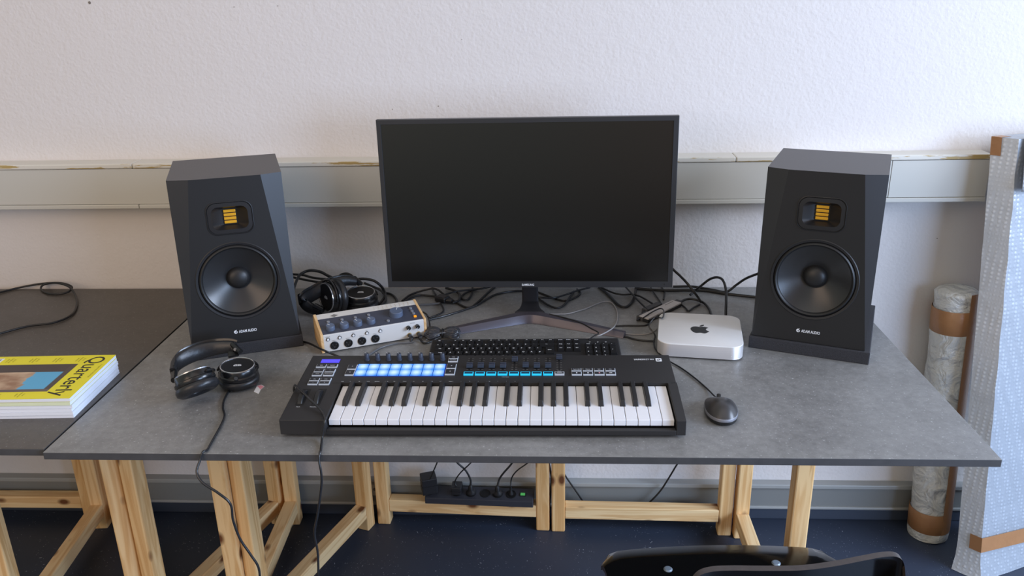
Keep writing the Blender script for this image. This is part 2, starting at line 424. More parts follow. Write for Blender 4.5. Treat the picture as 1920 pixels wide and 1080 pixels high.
def strap(bm, pts, w, t, mi=0, k=5, wv=None):
    """sweep a soft rectangle: w along the width vector, t along the thickness"""
    P_ = catmull(pts, k); n = len(P_); rings = []
    for i, p in enumerate(P_):
        tg = (P_[min(i + 1, n - 1)] - P_[max(i - 1, 0)]).normalized()
        W = wv(i / (n - 1)) if callable(wv) else Vector(wv or (0, 0, 1))
        W = (W - tg * W.dot(tg)).normalized(); T = tg.cross(W)
        ww = w(i / (n - 1)) if callable(w) else w
        tt = t(i / (n - 1)) if callable(t) else t
        sec = [(-1, -.5), (-1, .5), (-.8, 1), (.8, 1), (1, .5), (1, -.5), (.8, -1), (-.8, -1)]
        rings.append([bm.verts.new(p + W * (a * ww / 2) + T * (b * tt / 2)) for a, b in sec])
    for a, b in zip(rings, rings[1:]):
        for j in range(8):
            f = bm.faces.new((a[j], a[(j + 1) % 8], b[(j + 1) % 8], b[j])); f.material_index = mi
    for rg in (rings[0][::-1], rings[-1]): bm.faces.new(rg).material_index = mi

def rrect(hx, hy, r, n=6, cx=0, cy=0):
    out = []
    for sx, sy, a0 in ((1, 1, 0), (-1, 1, 90), (-1, -1, 180), (1, -1, 270)):
        for i in range(n + 1):
            a = math.radians(a0 + 90 * i / n)
            out.append((cx + sx * (hx - r) + r * math.cos(a), cy + sy * (hy - r) + r * math.sin(a)))
    return out

def loft(bm, rings, mi=0, cap0=False, cap1=False):
    R = [[bm.verts.new(c) for c in r] for r in rings]; n = len(R[0])
    for a, b in zip(R, R[1:]):
        for i in range(n):
            f = bm.faces.new((a[i], a[(i + 1) % n], b[(i + 1) % n], b[i])); f.material_index = mi
    if cap0: bm.faces.new(R[0][::-1]).material_index = mi
    if cap1: bm.faces.new(R[-1]).material_index = mi
    return R

_glyph = {}
def glyphs(s, bold=0.0, space=1.0):
    key = (s, bold, space)
    if key not in _glyph:
        c = bpy.data.curves.new('lettering_curve', 'FONT'); c.body = s; c.size = 1.0; c.align_x = 'CENTER'; c.align_y = 'CENTER'
        c.offset = bold; c.space_character = space; c.resolution_u = 3; c.fill_mode = 'FRONT'
        o = bpy.data.objects.new('lettering_curve', c); COL.objects.link(o)
        me = o.to_mesh()
        vs = [tuple(v.co) for v in me.vertices]; fs = [tuple(p.vertices) for p in me.polygons]
        o.to_mesh_clear(); COL.objects.unlink(o); bpy.data.objects.remove(o); bpy.data.curves.remove(c)
        _glyph[key] = (vs, fs)
    return _glyph[key]

def text(bm, s, size, X, mi=0, bold=0.0, sx=1.0, space=1.0):
    vs, fs = glyphs(s, bold, space)
    nv = [bm.verts.new(X @ Vector((x * size * sx, y * size, 0))) for x, y, z in vs]
    for f in fs:
        try: bm.faces.new([nv[i] for i in f]).material_index = mi
        except ValueError: pass

def textfit(bm, s, w, h, X, mi=0, bold=0.0):
    """lettering scaled to a given width and cap height, centred"""
    vs, fs = glyphs(s, bold)
    xs = [v[0] for v in vs]; ys = [v[1] for v in vs]
    cx, cy = (min(xs) + max(xs)) / 2, (min(ys) + max(ys)) / 2
    kx, ky = w / (max(xs) - min(xs)), h / (max(ys) - min(ys))
    nv = [bm.verts.new(X @ Vector(((x - cx) * kx, (y - cy) * ky, 0))) for x, y, z in vs]
    for f in fs:
        try: bm.faces.new([nv[i] for i in f]).material_index = mi
        except ValueError: pass

def TR(x, y, z): return Matrix.Translation((x, y, z))
FRONT = Matrix.Rotation(PI / 2, 4, 'X')          # text plane standing, facing -y

# =================================================================== setting
bm = new(); bx(bm, (-3.4, -3.2, FLOOR - 0.05), (3.2, WALLY + 0.1, FLOOR)); struct(obj('floor', bm, 'floor'))
bm = new(); bx(bm, (-3.4, WALLY, FLOOR), (3.2, WALLY + 0.1, 2.1)); wall = struct(obj('wall_back', bm, 'wall'))
for u, v, r in ((168, 5, .0035), (439, 13, .0012), (521, 11, .001), (822, 199, .0014), (736, 205, .001), (866, 74, .0009), (1757, 447, .0013)):
    p = PY(u, v, WALLY); bm = new(); lathe(bm, [(0, .0012), (r, .0008), (r * 1.1, 0)], TR(p.x, p.y, p.z) @ FRONT, 9)
    obj('wall_mark', bm, 'fleck', wall, label='small dark mark in the plaster')

# cable trunking along the wall
tr = struct(thing('trim_1', 'painted cable trunking', 'trim')); del tr['category']; del tr['label']
X0, X1 = -3.3, 1.284
bm = new(); bx(bm, (X0, .897, .262), (X1, WALLY + .002, .378)); obj('backplate', bm, 'duct_gap', tr)
for xa, xb in ((X0, -1.0292), (-1.028, .62), (.621, X1)):
    bm = new(); bx(bm, (xa, .872, .3695), (xb, WALLY + .001, .3835)); obj('upper_rail', bm, 'rail', tr, bev=.003)
for xa, xb in ((X0, -1.0292), (-1.028, X1 + .001)):
    bm = new(); bx(bm, (xa, .872, .2555), (xb, WALLY + .001, .2675)); obj('lower_rail', bm, 'duct', tr, bev=.002)
for xa, xb in ((X0, 1.0295), (1.031, X1)):
    bm = new(); bx(bm, (xa, .8755, .2685), (xb, .90, .3685)); obj('duct_lid', bm, 'duct', tr, bev=.0006)

# plinth along the floor
bb = struct(thing('baseboard_back', 'grey plinth', 'trim')); del bb['category']; del bb['label']
bm = new(); bx(bm, (-3.3, .914, -.735), (3.0, WALLY + .002, -.664)); obj('plinth_board', bm, 'plinth', bb)
bm = new(); bx(bm, (-3.3, .905, -.667), (3.0, WALLY + .001, -.652)); obj('plinth_cap', bm, 'plinth_lt', bb, bev=.003)
bm = new(); bx(bm, (-3.3, .908, -.744), (3.0, WALLY + .001, -.734)); obj('plinth_rail', bm, 'plinth_lt', bb, bev=.003)
bm = new(); bx(bm, (-3.3, .914, FLOOR), (3.0, WALLY + .001, -.743)); obj('plinth_cove', bm, 'cove', bb, bev=.004)

# =================================================================== worktops
DX, DXR, DD, DT = -.8477, .9482, .915, .0155
def worktop(label, pts, m):
    t = thing('worktop', label, 'worktop', (pts[0][0], pts[0][1], -DT))
    l = [(x - pts[0][0], y - pts[0][1]) for x, y in pts]
    bm = new(); prism(bm, l, 0, DT, 1, mi_top=0)
    o = obj('board', bm, [m, 'desk_edge'], t, bev=.0012, seg=2)
    return t
worktop('dark grey board worktop under the speakers, monitor and keyboards', [(DX, 0), (DXR, 0), (DXR, DD), (DX, DD)], 'desk')
worktop('brownish dark worktop at the left carrying the magazine stack', [(-2.3, .013), (DX - .0045, .013), (DX - .0045, .917), (-2.3, .917)], 'desk_left')

# =================================================================== trestles
def trestle(label, frames, group='pine trestles under the worktops'):
    t = thing('trestle', label, 'trestle', (frames[0][0][0], frames[0][0][1], FLOOR), group=group)
    ox, oy = frames[0][0]
    H = -DT - FLOOR - .0005
    for fr in frames:
        a, b = fr[:2]
        a = Vector((a[0] - ox, a[1] - oy, 0)); b = Vector((b[0] - ox, b[1] - oy, 0))
        d = (b - a).normalized(); R = Matrix.Rotation(math.atan2(d.y, d.x), 4, 'Z')
        w = .0205
        for e in (a, b):
            bm = new(); bx(bm, (-w, -w, 0), (w, w, H))
            o = obj('leg', bm, 'pine_z', t, bev=.004); o.matrix_local = Matrix.Translation(e) @ R
        ln = (b - a).length
        for nm, z in (('stretcher', .048), ('top_rail', H - .055)):
            bm = new(); bx(bm, (w, -w * .93, 0), (ln - w, w * .93, .043))
            o = obj(nm, bm, 'pine_x', t, bev=.0025); o.matrix_local = Matrix.Translation(a + Vector((0, 0, z))) @ R
    return t
trestle('pine trestle right of the power strip, its back rail on the right', [((.1465, .856), (.657, .846)), ((.7035, .832), (.705, .325))])
trestle('pine trestle with its back rail carrying the power strip', [((-.408, .884), (.0985, .860)), ((-.4635, .852), (-.63, .372))])
trestle('pine trestle standing left of the headphone cord', [((-.7005, .874), (-.677, .360)), ((-.749, .872), (-.898, .365))])
trestle('pine trestle across the gap between the two worktops', [((-.957, .372), (-1.255, .866)), ((-1.318, .842), (-1.268, .335))])
trestle('pine trestle under the left worktop with one long rail along the wall', [((-1.372, .882), (-1.88, .878)), ((-1.91, .85), (-1.93, .36))])

# =================================================================== speakers
def speaker(label, loc, a, pt, rl, cable_label=None):
    rot = Matrix.Rotation(a, 4, 'Z') @ Matrix.Rotation(pt, 4, 'X') @ Matrix.Rotation(rl, 4, 'Y')
    t = thing('studio_speaker', label, 'speaker', loc, rot, 'pair of studio speakers')
    W, D, H, dc, fx = .125, .2813, .40, .016, .078
    bm = new()
    outer = [(-W, 0), (W, 0), (fx, H), (-fx, H)]
    V = lambda x, y, z: bm.verts.new((x, y, z))
    o_ = [V(x, 0, z) for x, z in outer]
    hole1 = [V(.0895 * math.cos(2 * PI * i / 64), 0, .153 + .0895 * math.sin(2 * PI * i / 64)) for i in range(64)]
    hole2 = [V(x, 0, .306 + z) for x, z in rrect(.049, .0365, .02, 8)]
    ed = []
    for lp in (o_, hole1, hole2):
        ed += [bm.edges.new((lp[i], lp[(i + 1) % len(lp)])) for i in range(len(lp))]
    g = bmesh.ops.triangle_fill(bm, edges=ed, use_beauty=True, use_dissolve=False)
    setmi([f for f in g['geom'] if isinstance(f, bmesh.types.BMFace)], 0)
    s_ = [V(-W, dc, H), V(W, dc, H)]
    bk = [V(-W, D, 0), V(W, D, 0), V(W, D, H), V(-W, D, H)]
    q = lambda *v: bm.faces.new(v)
    q(o_[1], s_[1], o_[2]).material_index = 1
    q(o_[0], o_[3], s_[0]).material_index = 1
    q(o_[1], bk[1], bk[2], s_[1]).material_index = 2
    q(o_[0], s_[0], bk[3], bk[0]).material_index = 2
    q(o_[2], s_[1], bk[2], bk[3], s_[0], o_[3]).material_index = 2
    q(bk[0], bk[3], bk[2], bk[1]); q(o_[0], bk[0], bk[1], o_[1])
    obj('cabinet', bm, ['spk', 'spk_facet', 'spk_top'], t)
    # woofer: local z of the lathe points out of the front
    X = TR(0, 0, .153) @ Matrix.Rotation(PI / 2, 4, 'X')
    bm = new(); lathe(bm, [(.0875, -.004), (.0895, .0008), (.0945, .0016), (.096, .0004), (.0962, -.002)], X, 72)
    wf = obj('woofer', bm, 'blk', t, smooth=True)
    bm = new(); lathe(bm, [(.0895, -.003), (.0885, -.0035), (.0865, .001), (.0835, .003), (.0805, .001), (.079, -.0035)], X, 72); obj('surround', bm, 'rubber', wf, smooth=True, angle=60)
    bm = new(); lathe(bm, [(.0795, -.0035), (.078, -.0045), (.052, -.019), (.0265, -.030)], X, 72); obj('cone', bm, 'cone', wf, smooth=True, angle=60)
    bm = new(); lathe(bm, [(.027, -.031), (.0258, -.026), (.0235, -.021), (.0185, -.0165), (.011, -.0135), (0, -.0125)], X, 48); obj('dust_cap', bm, 'rubber', wf, smooth=True, angle=60)
    # ribbon tweeter in its waveguide
    bm = new(); Y = lambda pts, y: [(x, y, .306 + z) for x, z in pts]
    loft(bm, [Y(rrect(.0492, .0367, .02, 8), .002), Y(rrect(.0505, .038, .021, 8), -.0015), Y(rrect(.0515, .039, .022, 8), -.0012), Y(rrect(.0515, .039, .022, 8), .002)])
    loft(bm, [Y(rrect(.0484, .0359, .02, 8), .003), Y(rrect(.0482, .0357, .02, 8), -.001), Y(rrect(.040, .0268, .015, 8), -.0012), Y(rrect(.0393, .026, .014, 8), .0005), Y(rrect(.0155, .0185, .001, 8), .020)])
    loft(bm, [Y(rrect(.0492, .0367, .02, 8), .003), Y(rrect(.0484, .0359, .02, 8), .003)])
    tw = obj('tweeter', bm, 'blk', t, smooth=True, angle=30)
    bm = new(); bx(bm, (-.016, .0195, .287), (.016, .0215, .325)); obj('tweeter_back', bm, 'blk_deep', tw)
    bm = new()
    for i in range(4): bx(bm, (-.0135, .0165, .2895 + i * .0086), (.0135, .0195, .2895 + i * .0086 + .0068))
    obj('ribbon', bm, 'gold', tw, bev=.001)
    # emblem and lettering
    bm = new()
    textfit(bm, 'ADAM AUDIO', .0412, .0072, TR(.0056, -.0006, .0272) @ FRONT, 0, bold=.02)
    c, s = math.cos, math.sin
    em = [(-.0218 + .0042 * c(i * PI / 12), .0272 + .0042 * s(i * PI / 12)) for i in range(24)]
    n_ = len(em)
    inn = [(-.0212 + .0019 * c(i * PI / 12), .0266 + .0019 * s(i * PI / 12)) for i in range(24)]
    A = [bm.verts.new((x, -.0006, z)) for x, z in em]; B = [bm.verts.new((x, -.0006, z)) for x, z in inn]
    for i in range(n_):
        if 1 <= i <= 3: continue
        bm.faces.new((A[i], A[(i + 1) % n_], B[(i + 1) % n_], B[i]))
    for quad in ([(-.0222, .0300), (-.0196, .0329), (-.0190, .0322), (-.0212, .0298)], [(-.0225, .0262), (-.0178, .0275), (-.0178, .0284), (-.0225, .0272)]):
        bm.faces.new([bm.verts.new((x, -.0007, z)) for x, z in quad])
    obj('emblem', bm, 'white', t)
    return t
LS = speaker('black studio speaker at the left, behind the headphones', (-.6049, .4595, .0315), .3623, -.0187, .0046)
RS = speaker('black studio speaker at the right, beside the silver mini computer', (.7226, .4532, .0312), -.3742, -.0208, .0038)

def iso_pad(label, loc, a, x0, x1, y0, y1, zf, zr):
    t = thing('isolation_pad', label, 'foam pad', (loc[0], loc[1], 0), Matrix.Rotation(a, 4, 'Z'), 'foam pads under the speakers')
    k = (zr - zf) / .2813
    bm = new(); bx(bm, (x0, y0, 0), (x1, y1, .03), 0, None, lambda y: zf + k * y)
    obj('foam_block', bm, 'foam', t, bev=.002)
    bm = new(); bx(bm, (x0 + .002, y0 + .003, 0), (x1 - .002, y0 + .05, .0012)); obj('base_skin', bm, 'blk_deep', t)
    return t
iso_pad('black foam pad under the left speaker', (-.6049, .4595), .3623, -.128, .131, -.004, .285, .0300, .0238)
iso_pad('black foam pad under the right speaker, sticking out at its right', (.7226, .4532), -.3742, -.130, .137, -.006, .332, .0296, .0236)

# =================================================================== monitor
rot = Matrix.Rotation(-.0179, 4, 'Z') @ Matrix.Rotation(-.0181, 4, 'X') @ Matrix.Rotation(-.0032, 4, 'Y')
mon = thing('monitor', 'large black flat monitor with a dark screen on a V-shaped stand', 'monitor', (.0714, .6424, .1003), rot)
W, H = .7248, .4274
bm = new()
R4 = lambda x0, z0, x1, z1, y: [(x0, y, z0), (x1, y, z0), (x1, y, z1), (x0, y, z1)]
loft(bm, [R4(-W / 2, 0, W / 2, H, .018), R4(-W / 2, 0, W / 2, H, .0005), R4(-W / 2 + .001, .001, W / 2 - .001, H - .001, 0), R4(-.3524, .0160, .3502, .4165, 0), R4(-.3518, .0166, .3496, .4159, .003)], 0)
obj('bezel', bm, 'bezel', mon)
bm = new(); v = [bm.verts.new(c) for c in R4(-.3522, .0162, .35, .4163, .0025)]; bm.faces.new(v); obj('screen', bm, 'screen', mon)
bm = new(); loft(bm, [R4(-W / 2 + .001, .001, W / 2 - .001, H - .001, .0175), R4(-W / 2 + .02, .02, W / 2 - .02, H - .02, .032), R4(-.2, .06, .2, .30, .05)], cap0=True, cap1=True)
obj('back_shell', bm, 'bezel', mon)
bm = new(); textfit(bm, 'SAMSUNG', .0310, .0056, TR(-.0014, -.0006, .0075) @ FRONT, bold=.025); obj('lettering', bm, 'white', mon)
bm = new(); lathe(bm, [(0, .0), (.0012, 0), (.0012, .0015), (0, .0015)], TR(W / 2 - .02, -.0005, .008) @ FRONT, 10); obj('power_light', bm, 'blk', mon)
MI = (Matrix.Translation((.0714, .6424, .1003)) @ rot).inverted()
def mon_part(nm, bm, m, **k):
    bm.transform(MI); return obj(nm, bm, m, mon, **k)
bm = new()
loft(bm, [[(x, y, z) for x, y in rrect(hw, .009, .004, 3, .0725, yy)] for hw, yy, z in ((.0215, .726, .028), (.0212, .722, .08), (.0212, .714, .15), (.0212, .702, .26))], cap0=True, cap1=True)
mon_part('stand_neck', bm, 'stand_dk', smooth=True)
bm = new()                                       # spine sloping from the neck to the front of the foot
loft(bm, [[(.0725 - a, y, z0), (.0725 + a, y, z0), (.0725 + a, y, z1), (.0725 - a, y, z1)] for a, y, z0, z1 in
          ((.0222, .738, .0008, .034), (.0224, .716, .0008, .033), (.0240, .702, .0008, .0285), (.0285, .688, .0008, .025), (.040, .672, .0008, .0220))], cap0=True, cap1=True)
mon_part('stand_spine', bm, 'stand_dk', bev=.002)
fl = catmull([Vector(p) for p in ((-.135, .560, 0), (-.05, .5955, 0), (.02, .6240, 0), (.052, .6375, 0), (.0745, .6425, 0), (.098, .6365, 0), (.128, .6230, 0), (.21, .5880, 0), (.306, .547, 0))], 4)
bm = new(); secs = []
for i, c in enumerate(fl):
    d = (fl[min(i + 1, len(fl) - 1)] - fl[max(i - 1, 0)]).normalized(); n_ = Vector((-d.y, d.x, 0))
    if n_.y < 0: n_ = -n_
    t_ = min(1, abs(c.x - .0745) / .22)
    wd, h = .036 - .016 * t_, .0215 - .0085 * t_ ** 1.3
    secs.append([c + Vector((0, 0, .0008)), c + n_ * wd + Vector((0, 0, .0008)), c + n_ * wd * .96 + Vector((0, 0, h)), c + n_ * .009 + Vector((0, 0, h)), c + n_ * .0015 + Vector((0, 0, h * .3))])
loft(bm, secs, cap0=True, cap1=True); mon_part('stand_foot', bm, 'stand', smooth=True, angle=32)

# =================================================================== MIDI keyboard controller
KA = .0069
lk = thing('midi_keyboard', 'black MIDI keyboard controller with white piano keys and glowing blue pads', 'midi keyboard', (-.3999, .0619, 0), Matrix.Rotation(KA, 4, 'Z'))
LW, LD = .789, .258
SL = (.0581 - .0389) / .258
zt = lambda y: .0389 + SL * y
LX = TR(0, 0, .0389) @ Matrix.Rotation(math.atan(SL), 4, 'X')       # frame lying in the top surface
def lx(x, y, h=0): return LX @ TR(x, y, h)
bm = new()
# one welded shell: cheeks, rear deck, front lip and key bed
bx(bm, (0, 0, .0068), (.0912, .1405, .03), 0, None, zt)
bx(bm, (.7708, 0, .0068), (LW, .1405, .03), 0, None, zt)
bx(bm, (0, .1405, .0068), (LW, LD, .03), 0, None, zt)
bx(bm, (.0912, 0, .0068), (.7708, .0115, .0175))
bx(bm, (.0912, .0115, .0068), (.7708, .1405, .0125))
bmesh.ops.remove_doubles(bm, verts=bm.verts, dist=1e-5)
obj('case', bm, 'lk', lk, bev=.0012)
for x in (.05, .74):
    for y in (.03, .23):
        bm = new(); lathe(bm, [(0, 0), (.008, 0), (.009, .0075), (0, .0075)], TR(x, y, .0003), 16); obj('foot', bm, 'rubber', lk)
KX0, KX1 = .0935, .7685
KWID = (KX1 - KX0) / 29
kz = lambda y: zt(y) - .007
for i in range(29):
    x = KX0 + i * KWID
    bm = new(); bx(bm, (x + .0005, .0135, zt(.0135) - .0195), (x + KWID - .0005, .1395, .03), 0, None, kz)
    obj('white_key', bm, 'keyw', lk, bev=.0009)
for o_ in range(4):
    for j, off in ((0, -.0016), (1, .0016), (3, -.0022), (4, 0), (5, .0022)):
        c = KX0 + (o_ * 7 + j + 1) * KWID + off
        bm = new(); h0, h1 = zt(.061) - .0075, 0
        b0 = [(c - .0058, .061), (c + .0058, .061), (c + .0058, .1398), (c - .0058, .1398)]
        t0 = [(c - .0042, .0655), (c + .0042, .0655), (c + .0042, .1398), (c - .0042, .1398)]
        loft(bm, [[(x, y, kz(y) - .001) for x, y in b0], [(x, y, zt(y) + .0045) for x, y in t0]], cap0=True, cap1=True)
        obj('black_key', bm, 'keyb', lk, bev=.0009)
def button(x0, y0, x1, y1, legend, nm='button', rim='btn_rim', top='btn', sz=.0036, h=.0024, lm='white'):
    bm = new(); bx(bm, (x0, y0, -.001), (x1, y1, h), 0, LX)
    a = (x1 - x0) * .05
    if nm == 'fader_button': bx(bm, (x0 + .0016, y0 + .0042, h - .001), (x1 - .0016, y1 - .0020, h + .0004), 1, LX)
    else: bx(bm, (x0 + a * .7, y0 + .0024, h - .001), (x1 - a * 1.3, y1 - .0006, h + .0005), 1, LX)
    if legend: text(bm, legend, sz, lx((x0 + x1) / 2, (y0 + y1) / 2 + .0008, h + .0007), 2, bold=.02)
    return obj(nm, bm, [rim, top, lm], lk, bev=.0004)
for y0, y1, a, b in ((.2025, .2156, 'Shift', 'Settings'), (.1817, .1953, '<', '>'), (.1671, .1797, 'Track', 'Device Lock'), (.1446, .157, 'Arp', 'Scale'), (.1308, .143, '-', '+')):
    s = .0042 if len(a) < 3 else .0032
    button(.0214, y0, .0424, y1, a, sz=s); button(.0452, y0, .0672, y1, b, sz=.0042 if len(b) < 3 else .0032)
button(.0915, .1933, .1110, .2141, '\u25b2' if False else '^', sz=.006); button(.0915, .1689, .1110, .1905, 'v', sz=.006)
button(.3063, .1960, .3270, .2168, '>', sz=.006); button(.3057, .1712, .3268, .1940, '=', sz=.006)
button(.3066, .2265, .3276, .2375, 'Fixed Chord', sz=.0026); button(.3066, .2390, .3276, .2500, 'Scale', sz=.003)
for i, (a, b) in enumerate((('Capture MIDI', '\u25b6'), ('Quantise', '\u25a0'), ('Click', '\u25cf'), ('Undo', 'Loop'))):
    x = .5747 + i * .0239
    button(x, .1852, x + .0210, .1968, a, sz=.0026)
    o = button(x, .1696, x + .0210, .1822, '', sz=.004)
for i in range(4):                                # transport symbols
    x = .5852 + i * .0239; bm = new(); y = .1765; h = .0033
    if i == 0: pts = [(x - .0013, y - .0016), (x + .0017, y), (x - .0013, y + .0016)]
    elif i == 1: pts = [(x - .0014, y - .0014), (x + .0014, y - .0014), (x + .0014, y + .0014), (x - .0014, y + .0014)]
    elif i == 2: pts = [(x + .0015 * math.cos(k * PI / 8), y + .0015 * math.sin(k * PI / 8)) for k in range(16)]
    else: pts = [(x - .003, y - .0006), (x + .003, y - .0006), (x + .003, y + .0006), (x - .003, y + .0006)]
    prism(bm, pts, h - .0005, h, 0, LX); obj('symbol', bm, M['white'] if i != 2 else M['pink'], lk)
bm = new(); bx(bm, (.1110, .1670, -.001), (.3048, .2190, .0004), 0, LX); obj('pad_bed', bm, 'pad_gap', lk)
for r_ in range(2):
    for i in range(8):
        x0 = .1122 + i * .02395; y0 = .1690 + r_ * .0251
        bm = new(); bx(bm, (-.0112, -.0117, -.001), (.0112, .0117, .0022))
        o = obj('drum_pad', bm, 'pad', lk, bev=.0006); o.matrix_local = lx(x0 + .0116, y0 + .0118)
for i in range(8):
    bm = new(); lathe(bm, [(.0062, 0), (.0060, .0035), (.0052, .004), (.0048, .0155), (.0042, .0165), (0, .0165)], lx(.1265 + .02387 * i, .2385), 20)
    bx(bm, (-.0004, .001, .0125), (.0004, .0049, .0169), 1, lx(.1265 + .02387 * i, .2385) @ Matrix.Rotation(.9 + .15 * (i % 3), 4, 'Z'))
    obj('rotary_knob', bm, ['knob', 'white'], lk, smooth=True)
for i in range(9):
    x = .356 + .02412 * i
    bm = new(); bx(bm, (x - .0017, .194, -.001), (x + .0017, .2465, .0003), 0, LX)
    for k in range(6): bx(bm, (x - .0062, .1960 + .0096 * k, 0), (x + .0062, .1965 + .0096 * k, .0002), 1, LX)
    obj('fader_slot', bm, ['blk_deep', 'smear'], lk)
    yc = (.2035, .2035, .2035, .2035, .2305, .2055, .2035, .2035, .2400)[i]
    bm = new()
    loft(bm, [[lx(x + a * wx, yc + b * wy, h).translation for a, b in ((-1, -1), (1, -1), (1, 1), (-1, 1))] for wx, wy, h in ((.0068, .0062, .003), (.0064, .0058, .0085))], cap0=True, cap1=True)
    loft(bm, [[lx(x + a * .0064, yc + b, h).translation for a, b in ((-1, -.0058), (1, -.0058), (1, -.003), (-1, -.003))] for h in (.0084, .0105)], cap0=True, cap1=True)
    loft(bm, [[lx(x + a * .0064, yc + b, h).translation for a, b in ((-1, .003), (1, .003), (1, .0058), (-1, .0058))] for h in (.0084, .0105)], cap0=True, cap1=True)
    bx(bm, (x - .0012, yc - .0015, 0), (x + .0012, yc + .0015, .004), 0, LX)
    obj('fader_cap', bm, 'knob', lk, bev=.0006)
    if i < 8: button(x - .0102, .1702, x + .0104, .1832, '', 'fader_button', 'cyan', 'cyan_top')
    else: button(x - .0102, .1702, x + .0104, .1828, 'Arm/Select', 'fader_button', sz=.0026)
bm = new(); bx(bm, (.0255, .2255, -.001), (.0665, .2408, .0006), 0, LX); obj('display', bm, 'lcd', lk)
for x in (.0255, .0580):
    bm = new(); bx(bm, (x - .0085, .0535, -.002), (x + .0088, .1155, .0003), 0, LX); ws = obj('wheel_slot', bm, 'blk_deep', lk)
    bm = new(); lathe(bm, [(0, -.0052), (.0355, -.0052), (.037, -.0035), (.037, .0035), (.0355, .0052), (0, .0052)], lx(x - .0012, .084, -.0262) @ Matrix.Rotation(PI / 2, 4, 'Y'), 48)
    # keep only what stands proud of the deck
    bmesh.ops.bisect_plane(bm, geom=bm.verts[:] + bm.edges[:] + bm.faces[:], plane_co=LX @ Vector((0, 0, -.006)), plane_no=LX.to_3x3() @ Vector((0, 0, 1)), clear_inner=True)
    obj('wheel', bm, 'blk', lk, smooth=True)
bm = new()
text(bm, 'Pitch', .0038, lx(.0250, .0475, .0002)); text(bm, 'Modulation', .0038, lx(.0575, .0475, .0002))
textfit(bm, 'LAUNCH', .0215, .0062, lx(.7222, .2386, .0003), bold=.03); textfit(bm, 'KEY', .0105, .0062, lx(.7392, .2386, .0003)); textfit(bm, 'MK3', .0080, .0046, lx(.7500, .2388, .0003), bold=.02)
for x, s in ((.0925, 'Latch'), (.110, 'Arp'), (.128, 'Up'), (.147, 'Down'), (.166, 'Up/Down'), (.186, 'Played'), (.205, 'Random'), (.224, 'Chord'), (.243, '1/4'), (.262, '1/8'), (.281, '1/16'), (.300, '1/32'), (.322, 'Octave 1'), (.343, '2'), (.361, '3'), (.379, '4'), (.400, 'Rhythm'), (.42, '1'), (.438, '2'), (.456, '3')):
    text(bm, s, .0026, lx(x, .1465, .0002), bold=.02)
text(bm, 'Track Select', .003, lx(.435, .1645, .0002)); text(bm, 'Master', .003, lx(.549, .1885, .0002))
ring = rrect(.0064, .0072, .002, 4, .7643, .2366)
c_ = [(.7595, .2345), (.7640, .2405), (.7668, .2405), (.7691, .2390), (.7646, .2328), (.7618, .2328)]
bm2v = [lx(x, y, .0003).translation for x, y in ring]
f = bm.faces.new([bm.verts.new(v) for v in bm2v]); f.material_index = 0
f = bm.faces.new([bm.verts.new(lx(x, y, .0005).translation) for x, y in c_]); f.material_index = 1
f = bm.faces.new([bm.verts.new(lx(x, y, .0007).translation) for x, y in ((.7626, .2362), (.7650, .2392), (.7662, .2374), (.7638, .2344))]); f.material_index = 0
obj('printed_lettering', bm, ['white', 'lk'], lk)

# =================================================================== computer keyboard
kb = thing('computer_keyboard', 'black wired computer keyboard partly hidden behind the MIDI keyboard', 'keyboard', (-.157, .345, 0), Matrix.Rotation(.02, 4, 'Z'))
KS = (.021 - .011) / .152
kzt = lambda y: .011 + KS * y
KXm = TR(0, 0, .011) @ Matrix.Rotation(math.atan(KS), 4, 'X')
bm = new(); bx(bm, (0, 0, .0006), (.451, .151, .01), 0, None, kzt); obj('case', bm, 'kb', kb, bev=.003)
def kcap(x0, y0, w, h, s):
    bm = new(); g = .0011
    loft(bm, [[KXm @ Vector(c) for c in ((x0 + g, y0 + g, 0), (x0 + w - g, y0 + g, 0), (x0 + w - g, y0 + h - g, 0), (x0 + g, y0 + h - g, 0))],
              [KXm @ Vector(c) for c in ((x0 + g + .0016, y0 + g + .0014, .0062), (x0 + w - g - .0016, y0 + g + .0014, .0062), (x0 + w - g - .0016, y0 + h - g - .001, .0066), (x0 + g + .0016, y0 + h - g - .001, .0066))]], cap0=True, cap1=True)
    if s: text(bm, s, .0056 if len(s) < 2 else .0040, KXm @ TR(x0 + (w * .5 if len(s) > 1 else min(w * .4, .0075)), y0 + h * .52, .0069), 1, bold=.035)
    obj('keycap', bm, ['kbkey', 'white'], kb)
U = .0190
X = .0115
rows = [.1215, .0985, .0795, .0605, .0415, .0225]
R0 = rows[0]
kcap(X, R0, U, .0165, 'Esc')
for i in range(12): kcap(X + U * (2 + i + (i // 4) * .5), R0, U, .0165, 'F%d' % (i + 1))
NX = X + U * 15.25
for i, s in enumerate(('Druck', 'Rollen', 'Pause')): kcap(NX + U * i, R0, U, .0165, s)
for i, s in enumerate('^1234567890' + '\u00df\u00b4'): kcap(X + U * i, rows[1], U, U, s)
kcap(X + U * 13, rows[1], U * 2, U, '<--')
kcap(X, rows[2], U * 1.5, U, 'Tab')
for i, s in enumerate('QWERTZUIOP\u00dc+'): kcap(X + U * (1.5 + i), rows[2], U, U, s)
kcap(X + U * 13.75, rows[3], U * 1.25, U * 2, 'Enter')
kcap(X, rows[3], U * 1.75, U, 'Lock')
for i, s in enumerate('ASDFGHJKL\u00d6\u00c4#'): kcap(X + U * (1.75 + i), rows[3], U, U, s)
kcap(X, rows[4], U * 1.25, U, '')
for i, s in enumerate('<YXCVBNM,.-'): kcap(X + U * (1.25 + i), rows[4], U, U, s)
kcap(X + U * 12.25, rows[4], U * 2.75, U, '')
